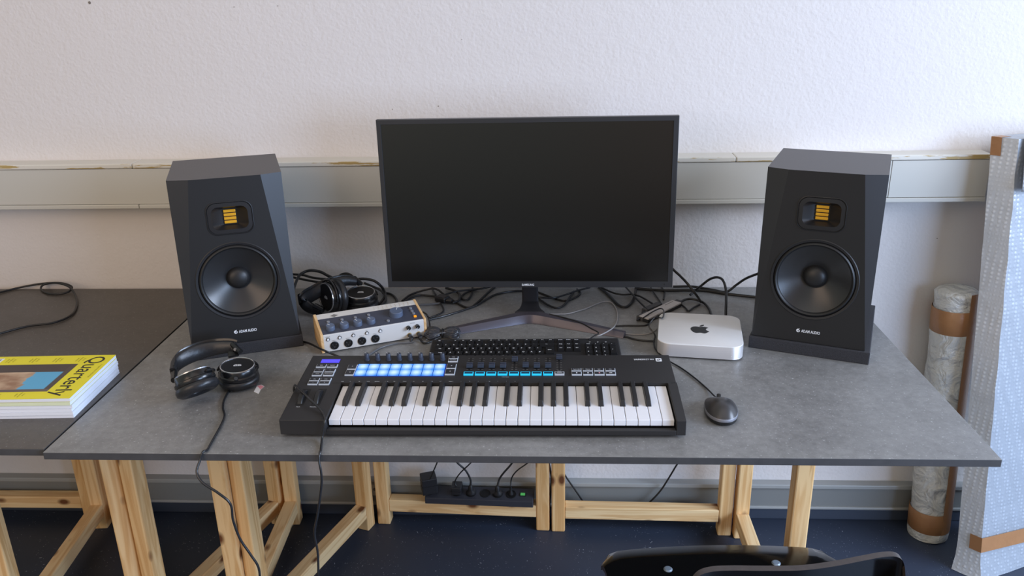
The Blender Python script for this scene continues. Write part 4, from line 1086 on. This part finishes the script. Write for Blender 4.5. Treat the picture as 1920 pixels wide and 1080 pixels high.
cable('thin black cord from under the hub to the right stand foot tip', z([(1154, 611.5), (1175, 610.5), (1200, 610.5), (1213, 609), (1221, 602), (1226, 596)], .0025), .0022)
cable('thin pale cord sagging between the stand foot tip and the mini computer', z([(1165, 625), (1180, 626.5), (1194, 627), (1212, 626.5), (1224, 622), (1231, 617)], .0025), .0015, 'cable_lt')
cable('black cord from the stand foot tip to the left side of the mini computer', z([(1158, 628), (1175, 632), (1194, 637), (1212, 639), (1228, 640)], .003), .0024)
cable('thin cord lying over the right stand foot down to the keyboard', z([(1030, 589), (1060, 596), (1090, 606)], .021) + z([(1108, 616), (1122, 624), (1114, 630), (1104, 636)], .022), .0016)
cable('thin cord coming down from the monitor behind the hub', z([(1219, 537), (1227, 550), (1236, 563), (1240, 570)], .004), .0020)
cable('short dark cord curving down from the monitor right of centre', z([(1240, 537), (1246, 548), (1244, 562)], .003), .0022)
# --- right of the monitor
cable('black cord slanting down from behind the monitor right edge', [(1248, 488, .78), (1262, 505, .76), (1276, 518, .75), (1290, 533, .73), (1307, 555, .72), (1314, 566, .006)], .0034)
cable('black cord arching up and down into the back of the mini computer', [(1294, 553, .005), (1306, 543, .015), (1318, 533, .80), (1331, 523.5, .79), (1344, 520, .76), (1355, 525, .73), (1361, 543, .70), (1361.5, 564, .66), (1361, 584, .630), (1361, 598, .612)], .0034)
cable('thick black cord lying level along the back of the worktop', z([(1190, 541), (1244, 544.5), (1288, 544), (1325, 545), (1371, 552), (1425, 558)], .005), .0042)
cable('black cord rising from the worktop to behind the right speaker', [(1262, 537.5, .008), (1300, 537.5, .008), (1336, 543.5, .006), (1362, 547, .006), (1381, 534, .86), (1399, 522, .84), (1424, 512, .80)], .0036)
cable('black cord from the hub bending over behind the mini computer', z([(1276, 566), (1286, 561.5), (1300, 561)], .008) + z([(1318, 567), (1328, 577), (1333, 588), (1334, 596)], .006), .0034)
cable('short black cord end forking behind the mini computer', z([(1277, 571), (1285, 577), (1291, 583), (1300, 577), (1312, 571)], .004), .0024)
# mouse cord
w = [P(1206, 596, .014), P(1223, 585, .020), P(1238, 578.5, .024), P(1244.5, 583, .036), P(1242, 596, .041), Vector((.388, .592, .0385)), Vector((.372, .575, .022)), P(1228, 628, .005), P(1226, 640, .003), P(1230, 656, .003), P(1250, 674, .003), P(1277, 690, .0025), P(1303, 709, .0025), P(1325, 728, .0025), P(1338, 741, .006)]
mM = Matrix.Translation((.4735, .1625, 0)) @ Matrix.Rotation(-.03, 4, 'Z')
w.append(mM @ Vector((0, .0565, .0088)))
o_ = w[0].copy(); bm = new(); tube(bm, [p - o_ for p in w], .0018, 8, k=7)
o = obj('mouse_cable', bm, 'cable_gl', None, smooth=True, angle=80); o.location = o_; tag(o, 'thin mouse cord running from the hub past the mini computer to the mouse', 'cable', 'loose cables on the desk')

# hub and plugs
ha, hb_ = P(1208, 599, .008), P(1270, 569, .008)
t = thing('usb_hub', 'slim silver hub bar lying behind the mini computer', 'hub', ((ha.x + hb_.x) / 2, (ha.y + hb_.y) / 2, .0), Matrix.Rotation(math.atan2(hb_.y - ha.y, hb_.x - ha.x), 4, 'Z'))
hl = (hb_ - ha).length / 2
bm = new(); bx(bm, (-hl, -.012, .0008), (hl, .016, .0115)); obj('hub_base', bm, 'blk', t, bev=.001)
bm = new(); bx(bm, (-hl, -.0125, .0100), (hl, .0165, .0140)); bx(bm, (hl - .045, .008, .0135), (hl - .008, .0105, .0143), 1); obj('hub_top', bm, ['hub', 'smear'], t, bev=.0008)
bm = new(); bx(bm, (hl, -.006, .001), (hl + .016, .013, .0135)); obj('end_plug', bm, 'dongle', t, bev=.002)
hr = math.atan2(hb_.y - ha.y, hb_.x - ha.x)
for lab_, (u, v), dx, dy in (('dark grey plug on the left end of the hub, nearest the keyboard', (1208, 592), .022, .010), ('dark grey plug pushed into the back of the hub', (1216, 579), .019, .009), ('dark grey plug behind the hub, furthest from the viewer', (1230, 573), .017, .009)):
    c = P(u, v, .008); pt = thing('usb_plug', lab_, 'plug', (c.x, c.y, 0), Matrix.Rotation(hr, 4, 'Z'), 'plugs around the hub')
    bm = new(); bx(bm, (-dx, -dy, .001), (dx, dy, .013)); obj('plug_shell', bm, 'dongle', pt, bev=.002)
    bm = new(); cyl(bm, (-dx + .001, 0, .007), (-dx - .012, -.002, .006), .004, .0025, 10); obj('strain_relief', bm, 'blk', pt, smooth=True)
c = P(1160, 627, .0); fl = thing('cable_ferrite', 'small pale cable sleeve at the tip of the right stand foot', 'cable clip', (c.x, c.y, .0008))
bm = new(); cyl(bm, (-.004, .002, .006), (.005, -.001, .006), .0052, .0052, 14); obj('sleeve', bm, 'cable_lt', fl, smooth=True)

# --- behind the interface and headphones, left of the monitor
cable('black cord arching high from the left speaker to the heaped headphones', [(549, 548, .70), (554, 532, .74), (561, 517, .78), (572, 509.5, .80), (584, 507, .80), (600, 509.5, .80), (613, 516, .79), (626, 523, .78), (640, 534, .76)], .0040)
cable('upper straight cord between the left speaker and the heaped headphones', [(545, 514, .86), (569, 516, .86), (586, 520.5, .85), (614, 524, .84), (640, 526, .83)], .0036)
cable('lower straight cord between the left speaker and the heaped headphones', [(545, 519, .84), (574, 525, .83), (597, 529, .82), (620, 531, .81)], .0034)
cable('small loop of cord standing above the heaped headphones', [(633, 524, .82), (636, 518, .82), (642, 514, .82), (651, 513, .82), (659, 516.5, .82), (664, 523, .82), (666, 530, .82)], .0034)
cable('thick cord looping down from the headphones beside the monitor corner', [(660, 525, .84), (672, 523.5, .84), (684, 523, .84), (700, 526, .84), (712, 534, .84), (719, 543, .016), (722, 554, .008), (714, 567, .005), (706, 573, .005)], .0040)
cable('cord coiling round the flat headphone cup beside the monitor corner', z([(684, 531), (698, 537), (712, 543), (721, 552), (723, 562), (716, 572)], .009), .0036)
cable('short cord disappearing behind the interface left of the monitor', z([(717, 549), (728, 550), (737, 554), (743, 561), (744, 568)], .004), .0034)
cable('pale grey cord humped in front of the heaped headphones', [(622, 588, .004), (630, 579, .012), (640, 568, .026), (650, 563.5, .032), (660, 565, .028), (672, 571, .012), (684, 577, .004)], .0020, 'cable_gy')
cable('thin cord plugged into the flat headphone cup', [(679, 553, .040), (684, 559, .026), (691, 567, .012), (699, 575, .004)], .0018)

# =================================================================== power strip and plugs under the desk
sy = .872
sa, sb = PY(800, 936, sy), PY(1001, 936, sy)
trz = FLOOR + .048 + .043
t = thing('power_strip', 'black power strip with a green switch lying on the trestle rail', 'power strip', (sa.x, sy, trz + .0005), Matrix.Rotation(math.atan2(-.024, .5065), 4, 'Z'))
SLn = sb.x - sa.x
SX = TR(0, 0, 0) @ Matrix.Rotation(.45, 4, 'X')
prof = [(-.026, 0.0), (.024, 0.0), (.024, .036), (-.026, .022)]
bm = new(); loft(bm, [[(x, y, z_) for y, z_ in prof] for x in (0, SLn)], cap0=True, cap1=True); obj('strip_case', bm, 'strip', t, bev=.002)
na = math.atan2(.014, .050)
def on_strip(x): return TR(x, -.001, .0292) @ Matrix.Rotation(na, 4, 'X')
sx_ = [.025, .060, .0905, .118, .1465, .1735]
sx_ = [(PY(u, 930, sy).x - sa.x) for u in (806, 858, 884, 910.5, 934, 959)]
for x in sx_:
    bm = new(); lathe(bm, [(.0165, 0), (.0165, .001), (.0145, .0015), (.0140, .0002), (0, .0002)], on_strip(x), 28); obj('socket', bm, 'blk_deep', t, smooth=True)
bm = new(); bx(bm, (-.010, -.006, 0), (.010, .006, .002), 1, on_strip(PY(981, 930, sy).x - sa.x)); bx(bm, (-.007, -.0045, .001), (.007, .0045, .004), 0, on_strip(PY(981, 930, sy).x - sa.x)); obj('switch', bm, ['green', 'blk_deep'], t, bev=.0006)
tM = Matrix.Translation((sa.x, sy, trz + .0005)) @ Matrix.Rotation(math.atan2(-.024, .5065), 4, 'Z')
for lab_, k, r, px in (('black mains plug second from the adapters', 2, .0032, [(882, 899, .866), (873, 882, .866), (859, 869, .865), (846, 855, .87)]),
                       ('black mains plug right of the empty socket', 4, .0032, [(936, 899, .866), (944, 887, .866), (958, 871, .866), (968, 855, .87)]),
                       ('slim black mains plug nearest the green switch', 5, .0022, [(958, 903, .866), (961, 893, .866), (970, 882, .866), (986, 870.5, .866), (1000, 860, .87)])):
    X_ = tM @ on_strip(sx_[k]); o_ = X_.translation.copy()
    p_ = thing('mains_plug', lab_, 'plug', o_, group='mains plugs in the power strip')
    Xl = Matrix.Translation(-o_) @ X_ @ Matrix.Rotation(-na * .8, 4, 'X')
    big = k != 5
    bm = new(); lathe(bm, [(0, .001), (.0155 if big else .008, .001), (.0150 if big else .0075, .006), (.0085 if big else .0045, .012), (.0072 if big else .0040, .024), (.0040, .030), (0, .030)], Xl, 22)
    obj('plug_body', bm, 'blk', p_, smooth=True)
    tip = Xl @ Vector((0, 0, .027))
    bm = new(); tube(bm, [tip] + [PY(*a) - o_ for a in px], r, 8, k=6); obj('plug_cord', bm, 'cable', p_, smooth=True, angle=80)
for lab_, k, sz, px, tilt in (('large black mains adapter at the left end of the power strip', 0, (.024, .022, .060), [(804, 903, .850), (811, 887, .85), (818.5, 870, .85), (824, 855, .86)], .1), ('smaller black mains adapter next to the large one', 1, (.0160, .019, .030), [(853, 903, .862), (862, 888, .862), (880, 870.5, .862), (892, 858, .87)], .1)):
    X_ = tM @ on_strip(sx_[k]); o_ = X_.translation.copy()
    p_ = thing('mains_adapter', lab_, 'adapter', o_, group='mains adapters in the power strip')
    Xl = Matrix.Translation(-o_) @ X_ @ Matrix.Rotation(-na * .75, 4, 'X') @ Matrix.Rotation(.35 if k == 0 else 0, 4, 'Z')
    x_, y_, z_ = sz
    bm = new(); bx(bm, (-x_, -y_, .002), (x_, y_, z_), 0, Xl); obj('adapter_case', bm, 'adapter', p_, bev=.003)
    bm = new(); bx(bm, (-x_ - .0006, -y_ - .0006, z_ * .55), (x_ + .0006, y_ + .0006, z_ * .57), 0, Xl); obj('case_seam', bm, 'blk_deep', p_)
    tip = Xl @ Vector((0, -.006, z_ * .9))
    bm = new(); tube(bm, [tip] + [PY(*a) - o_ for a in px], .0022, 8, k=6); obj('adapter_cord', bm, 'cable', p_, smooth=True, angle=80)
def lowcable(label, pts, r=.0026):
    w = [PY(*a) for a in pts]; o_ = w[0].copy(); bm = new(); tube(bm, [p - o_ for p in w], r, 8, k=6)
    o = obj('cable', bm, 'cable', None, smooth=True, angle=80); o.location = o_; tag(o, label, 'cable', 'cords hanging under the desk')
lowcable('black cord hanging behind the gap of the two middle trestle legs', [(1022, 850, .89), (1029, 868, .89), (1033, 890, .89), (1033, 915, .89), (1031, 940, .89), (1030, 958, .892)], .0028)
lowcable('black cord slanting down right of the middle trestle legs', [(1036, 850, .895), (1058, 889, .895), (1078, 918, .895), (1098, 947, .898), (1106, 956, .898)], .0028)
lowcable('black cord curving down under the right half of the worktop', [(1280, 855, .88), (1268, 873, .88), (1256, 893, .884), (1240, 918, .888), (1224, 936, .89), (1208, 950, .894), (1196, 957, .894)], .0028)
a = PY(702, 920, .90); pl_ = thing('wall_outlet', 'small pale box on the plinth between two trestle legs', 'outlet', (a.x, .9135, a.z)); 
bm = new(); bx(bm, (-.010, -.006, -.024), (.010, 0, .024)); obj('outlet_cover', bm, 'duct', pl_, bev=.002)
bm = new(); lathe(bm, [(.006, .0065), (.006, .0072), (0, .0072)], FRONT, 14); obj('outlet_socket', bm, 'smear', pl_)

# =================================================================== wrapped tube on the right
tb, tt_ = Vector((1.279, .852, FLOOR)), Vector((1.2515, .8725, .012))
ax = (tt_ - tb); L_ = ax.length; RT = ax.to_track_quat('Z', 'Y').to_matrix().to_4x4()
tub = thing('wrapped_tube', 'upright tube in bubble wrap with brown tape, behind the right end of the worktop', 'parcel', tb, RT)
prof = []
n_ = 60
for i in range(n_ + 1):
    t_ = i / n_; r = .0565 + .0015 * math.sin(t_ * 31) + .0008 * math.sin(t_ * 83)
    prof.append((r, .002 + t_ * (L_ - .014)))
bm = new(); lathe(bm, [(0, .0015), (.054, .0015)] + prof + [(.048, L_ - .004), (.026, L_ - .001), (0, L_ - .006)], None, 40); obj('bubble_wrap', bm, 'bubble_roll', tub, smooth=True, angle=70)
for z0, z1, r in ((.030, .098, .0588), (L_ - .125, L_ - .055, .0588)):
    bm = new(); lathe(bm, [(r - .001, z0), (r, z0 + .001), (r + .0006, (z0 + z1) / 2), (r, z1 - .001), (r - .001, z1)], None, 40); obj('tape_band', bm, 'tape', tub, smooth=True, angle=70)
bm = new()
dl = RT.to_3x3().inverted() @ Vector((.60, -.80, 0)); a0 = math.atan2(dl.y, dl.x) - .42; a1 = a0 + .84
rs_ = [[(.0592 * math.cos(a0 + (a1 - a0) * k / 6), .0592 * math.sin(a0 + (a1 - a0) * k / 6), z_) for k in range(7)] for z_ in (.03, L_ * .3, L_ * .6, L_ - .004)]
R_ = [[bm.verts.new(c) for c in r] for r in rs_]
for p_, q_ in zip(R_, R_[1:]):
    for k in range(6): bm.faces.new((p_[k], p_[k + 1], q_[k + 1], q_[k]))
st = obj('tape_strip', bm, 'tape', tub, smooth=True)
# which side faces right in the photo: turn the strip there
st.rotation_euler = (0, 0, 0)

# =================================================================== wrapped panel on the right
pa = Vector((1.292, .690, FLOOR))
e_ = Vector((.94, .34, 0)).normalized(); th_ = Vector((.70, -.71, 0)).normalized()
pan = thing('wrapped_parcel', 'tall flat parcel in bubble wrap leaning on the wall at the far right', 'parcel', pa)
PH = 1.222; lean = Vector((-.042, .138, 0))
def pp_(s, t_, z_, off=0): return e_ * s + th_ * t_ + lean * (z_ / PH) + Vector((0, 0, z_))
TH, LEN = .062, .27
bm = new(); rings = []
nz = 28
for i in range(nz + 1):
    z_ = .001 + PH * i / nz
    w_ = .0010 * math.sin(i * 1.9) + .0008 * math.sin(i * 4.3); fl_ = max(0, .06 - z_) * .25
    rings.append([pp_(s, t_, z_) for s, t_ in ((-.0 - fl_, 0 - w_ * .3), (0 - fl_ + w_, TH * .5), (0 - fl_ * .6, TH + fl_ + w_), (LEN * .35, TH + fl_ * .6 + w_), (LEN * .7, TH - w_), (LEN, TH), (LEN, 0))])
rr = loft(bm, rings, 0, cap0=True, cap1=True)
bm.faces.ensure_lookup_table()
for f in bm.faces:
    xs = {v for v in f.verts}
    for r in rr:
        pass
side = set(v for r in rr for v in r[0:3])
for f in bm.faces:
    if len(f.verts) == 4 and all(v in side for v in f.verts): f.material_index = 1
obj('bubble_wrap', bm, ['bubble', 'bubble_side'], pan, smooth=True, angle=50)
def band(s0, s1, z0, z1, nm, m, o1=.003):
    bm = new(); a = [pp_(s, TH + o1, z0) for s in s0]; b = [pp_(s, TH + o1, z1) for s in s1]
    va = [bm.verts.new(c) for c in a]; vb = [bm.verts.new(c) for c in b]
    for k in range(len(va) - 1): bm.faces.new((va[k], va[k + 1], vb[k + 1], vb[k]))
    return bm
bm = new(); rr2 = [[pp_(s, t_, z_) for s, t_ in ((-.004, TH * .55), (-.004, TH + .004), (LEN * .5, TH + .0055), (LEN, TH + .004))] for z_ in (.083, .128)]
va, vb = [[bm.verts.new(c) for c in r] for r in rr2]
for k in range(3): bm.faces.new((va[k], va[k + 1], vb[k + 1], vb[k]))
obj('tape_band', bm, 'tape', pan)
bm = new(); rr2 = [[pp_(s, t_, z_) for s, t_ in ((-.0028, .001), (-.0028, TH * .42))] for z_ in (PH - .045, PH + .0015)]
rr2.append([pp_(s, t_, PH + .0018) for s, t_ in ((.03, .001), (.03, TH * .42))])
V_ = [[bm.verts.new(c) for c in r] for r in rr2]
for p_, q_ in zip(V_, V_[1:]): bm.faces.new((p_[0], p_[1], q_[1], q_[0]))
obj('corner_tape', bm, 'tape', pan)
bm = new(); G = []
nx, nz = 6, 10
for j in range(nz + 1):
    v_ = j / nz
    row = []
    for i in range(nx + 1):
        u_ = i / nx; s = .012 - .030 * v_ + (LEN - .012 + .03 * v_) * u_
        row.append(bm.verts.new(pp_(s, TH + .010 + .010 * math.sin(u_ * 5 + v_ * 2) * v_ + .012 * v_ * (1 - u_), PH + .012 - .135 * v_ - .012 * u_ * v_)))
    G.append(row)
for j in range(nz):
    for i in range(nx): bm.faces.new((G[j][i], G[j][i + 1], G[j + 1][i + 1], G[j + 1][i]))
fo = obj('wrap_flap', bm, 'bubble', pan, smooth=True); md = fo.modifiers.new('film', 'SOLIDIFY'); md.thickness = .0016; md.offset = 0

# =================================================================== chair
ch = thing('chair', 'black lacquered plywood chair at the lower right, seen from behind', 'chair', (.49, -.06, FLOOR))
cz = lambda z_: z_ - FLOOR
def cl(x, y, z_): return Vector((x - .49, y + .06, z_ - FLOOR))
# seat: shallow moulded sheet, front edge rolled over
SZ = -.30
bm = new(); nu, nv = 24, 18; G = []
for j in range(nv + 1):
    v_ = j / nv                                     # 0 at the back, 1 at the front edge
    row = []
    for i in range(nu + 1):
        u_ = -1 + 2 * i / nu
        hw = .205 + .042 * v_
        yb = -.30 + .02 * 0
        ext = .432 * v_
        rc = max(0, (abs(u_) - .80) / .20)           # rounded front corners
        cut = (.042 * (1 - math.sqrt(max(0, 1 - rc ** 2))) if rc < 1 else .042) * v_ ** 6 - .020 * (1 - u_ * u_) * v_ ** 4
        roll = max(0, (v_ - .86) / .14)
        zz = SZ - .006 - .010 * (1 - u_ * u_) * (1 - v_) + .004 * v_ - .016 * roll ** 2
        x_, y_ = u_ * hw, yb + ext - cut
        row.append((x_, y_, zz))
    G.append(row)
sang = Matrix.Rotation(.045, 3, 'Z'); sc0 = Vector((.484, 0, 0))
def seatpt(p): 
    q_ = sang @ Vector(p); return cl(q_.x + sc0.x, q_.y + .012, q_.z)
top = [[bm.verts.new(seatpt(p)) for p in r] for r in G]
bot = [[bm.verts.new(seatpt((p[0], p[1], p[2] - .011))) for p in r] for r in G]
for j in range(nv):
    for i in range(nu):
        bm.faces.new((top[j][i], top[j][i + 1], top[j + 1][i + 1], top[j + 1][i])); bm.faces.new((bot[j][i], bot[j + 1][i], bot[j + 1][i + 1], bot[j][i + 1]))
rim = [(j, 0) for j in range(nv)] + [(nv, i) for i in range(nu)] + [(j, nu) for j in range(nv, 0, -1)] + [(0, i) for i in range(nu, 0, -1)]
for k in range(len(rim)):
    a, b = rim[k], rim[(k + 1) % len(rim)]
    bm.faces.new((top[a[0]][a[1]], top[b[0]][b[1]], bot[b[0]][b[1]], bot[a[0]][a[1]])).material_index = 1
seat = obj('seat', bm, ['chair', 'chair_edge'], ch, smooth=True, angle=50)
for u, v in ((1252.5, 1068), (1455, 1056.5)):
    p_ = P(u, v, SZ - .005); bm = new(); lathe(bm, [(.0092, -.004), (.0092, .0025), (.007, .0045), (0, .005)], TR(*cl(p_.x, p_.y, SZ - .006)), 20); obj('seat_bolt', bm, 'bolt', seat, smooth=True)
# backrest: curved sheet, wavy top edge
tp = [(1287, 1082, -.02), (1305, 1069, -.004), (1330, 1062.5, 0), (1370, 1060, .0), (1430, 1060.5, 0), (1500, 1059.5, 0), (1560, 1052, 0), (1615, 1041.5, 0), (1655, 1034.5, 0), (1680, 1034, -.002), (1692, 1041, -.010), (1698, 1062, -.03)]
tw = catmull([P(u, v, 0) + Vector((0, 0, h)) * 1.0 for u, v, h in tp], 5)
bm = new(); th = .012
def bk(p, d, off): 
    y_ = p.y + off - .06 * d
    return cl(p.x, y_, p.z - d)
rows_ = (0, .004, .03, .09, .16, .24)
f_ = [[bm.verts.new(bk(p, d, -th)) for p in tw] for d in rows_]
b_ = [[bm.verts.new(bk(p, d, 0)) for p in tw] for d in rows_]
nP = len(tw)
for j in range(len(rows_) - 1):
    for i in range(nP - 1):
        bm.faces.new((f_[j][i], f_[j][i + 1], f_[j + 1][i + 1], f_[j + 1][i])); bm.faces.new((b_[j][i + 1], b_[j][i], b_[j + 1][i], b_[j + 1][i + 1]))
for i in range(nP - 1):
    bm.faces.new((f_[0][i + 1], f_[0][i], b_[0][i], b_[0][i + 1])).material_index = 1
    bm.faces.new((f_[-1][i], f_[-1][i + 1], b_[-1][i + 1], b_[-1][i]))
for j in range(len(rows_) - 1):
    for i in (0, nP - 1): bm.faces.new((f_[j][i], f_[j + 1][i], b_[j + 1][i], b_[j][i]))
obj('backrest', bm, ['chair', 'chair_edge'], ch, smooth=True, angle=50)
for s in (-1, 1):
    bm = new(); tube(bm, [cl(.485 + s * .10, -.315, -.14), cl(.485 + s * .12, -.27, -.24), cl(.485 + s * .13, -.22, -.325), cl(.485 + s * .13, .03, -.335)], .010, 12); obj('back_tube', bm, 'steel', ch, smooth=True)
    for y0, y1 in ((.06, .10), (-.22, -.28)):
        bm = new(); tube(bm, [cl(.485 + s * .13, y0, -.335), cl(.485 + s * .17, y1, FLOOR + .001)], .011, 12); obj('leg', bm, 'steel', ch, smooth=True)

# =================================================================== light
def area(name, loc, target, sx, sy, power, rgb):
    l = bpy.data.lights.new(name, 'AREA'); l.shape = 'RECTANGLE'; l.size = sx; l.size_y = sy; l.energy = power; l.color = lin(rgb)[:3]
    o = bpy.data.objects.new(name, l); COL.objects.link(o); o.location = loc
    o.rotation_euler = (Vector(target) - Vector(loc)).to_track_quat('-Z', 'Y').to_euler(); return o
area('window_light', (3.5, -.60, 1.30), (.1, .2, -.1), 1.5, 1.3, 150, (208, 226, 255))
area('low_fill_light', (3.3, -2.7, .55), (.3, .9, -.4), 1.8, 1.5, 100, (184, 213, 255))  # added cool fill for the space under the worktop, no known window
area('room_light', (-2.2, -2.6, 1.7), (-.5, .9, .2), 2.4, 2.0, 40, (255, 220, 192))
area('ceiling_light', (.1, -1.2, 2.5), (.1, .2, 0), 3.0, 1.6, 10, (255, 240, 228))
w_ = bpy.data.worlds.new('world'); SC.world = w_; w_.use_nodes = True
N = w_.node_tree.nodes; L = w_.node_tree.links; bg = N['Background']
tc = N.new('ShaderNodeTexCoord'); sp_n = N.new('ShaderNodeSeparateXYZ'); L.new(tc.outputs['Generated'], sp_n.inputs[0])
mr = N.new('ShaderNodeMapRange'); mr.inputs['From Min'].default_value = -1; mr.inputs['From Max'].default_value = 1; L.new(sp_n.outputs['Z'], mr.inputs['Value'])
rz = ramp(N, L, mr.outputs['Result'], .385, (.05, .048, .045, 1), .41, (1.1, 1.08, 1.04, 1))
mr2 = N.new('ShaderNodeMapRange'); mr2.inputs['From Min'].default_value = -1; mr2.inputs['From Max'].default_value = 1; L.new(sp_n.outputs['X'], mr2.inputs['Value'])
rx = ramp(N, L, mr2.outputs['Result'], .48, (.93, 1.0, .97, 1), .56, (1.0, .72, .52, 1))
e_n = rx.color_ramp.elements.new(.66); e_n.color = (1.0, .74, .56, 1)
e_n = rx.color_ramp.elements.new(.80); e_n.color = (.86, .94, 1.05, 1)
L.new(mix(N, L, 1.0, rz.outputs['Color'], rx.outputs['Color'], 'MULTIPLY'), bg.inputs['Color']); bg.inputs['Strength'].default_value = .40
SC.view_settings.view_transform = 'Standard'; SC.view_settings.look = 'None'; SC.view_settings.exposure = 0.0; SC.view_settings.gamma = 1.0
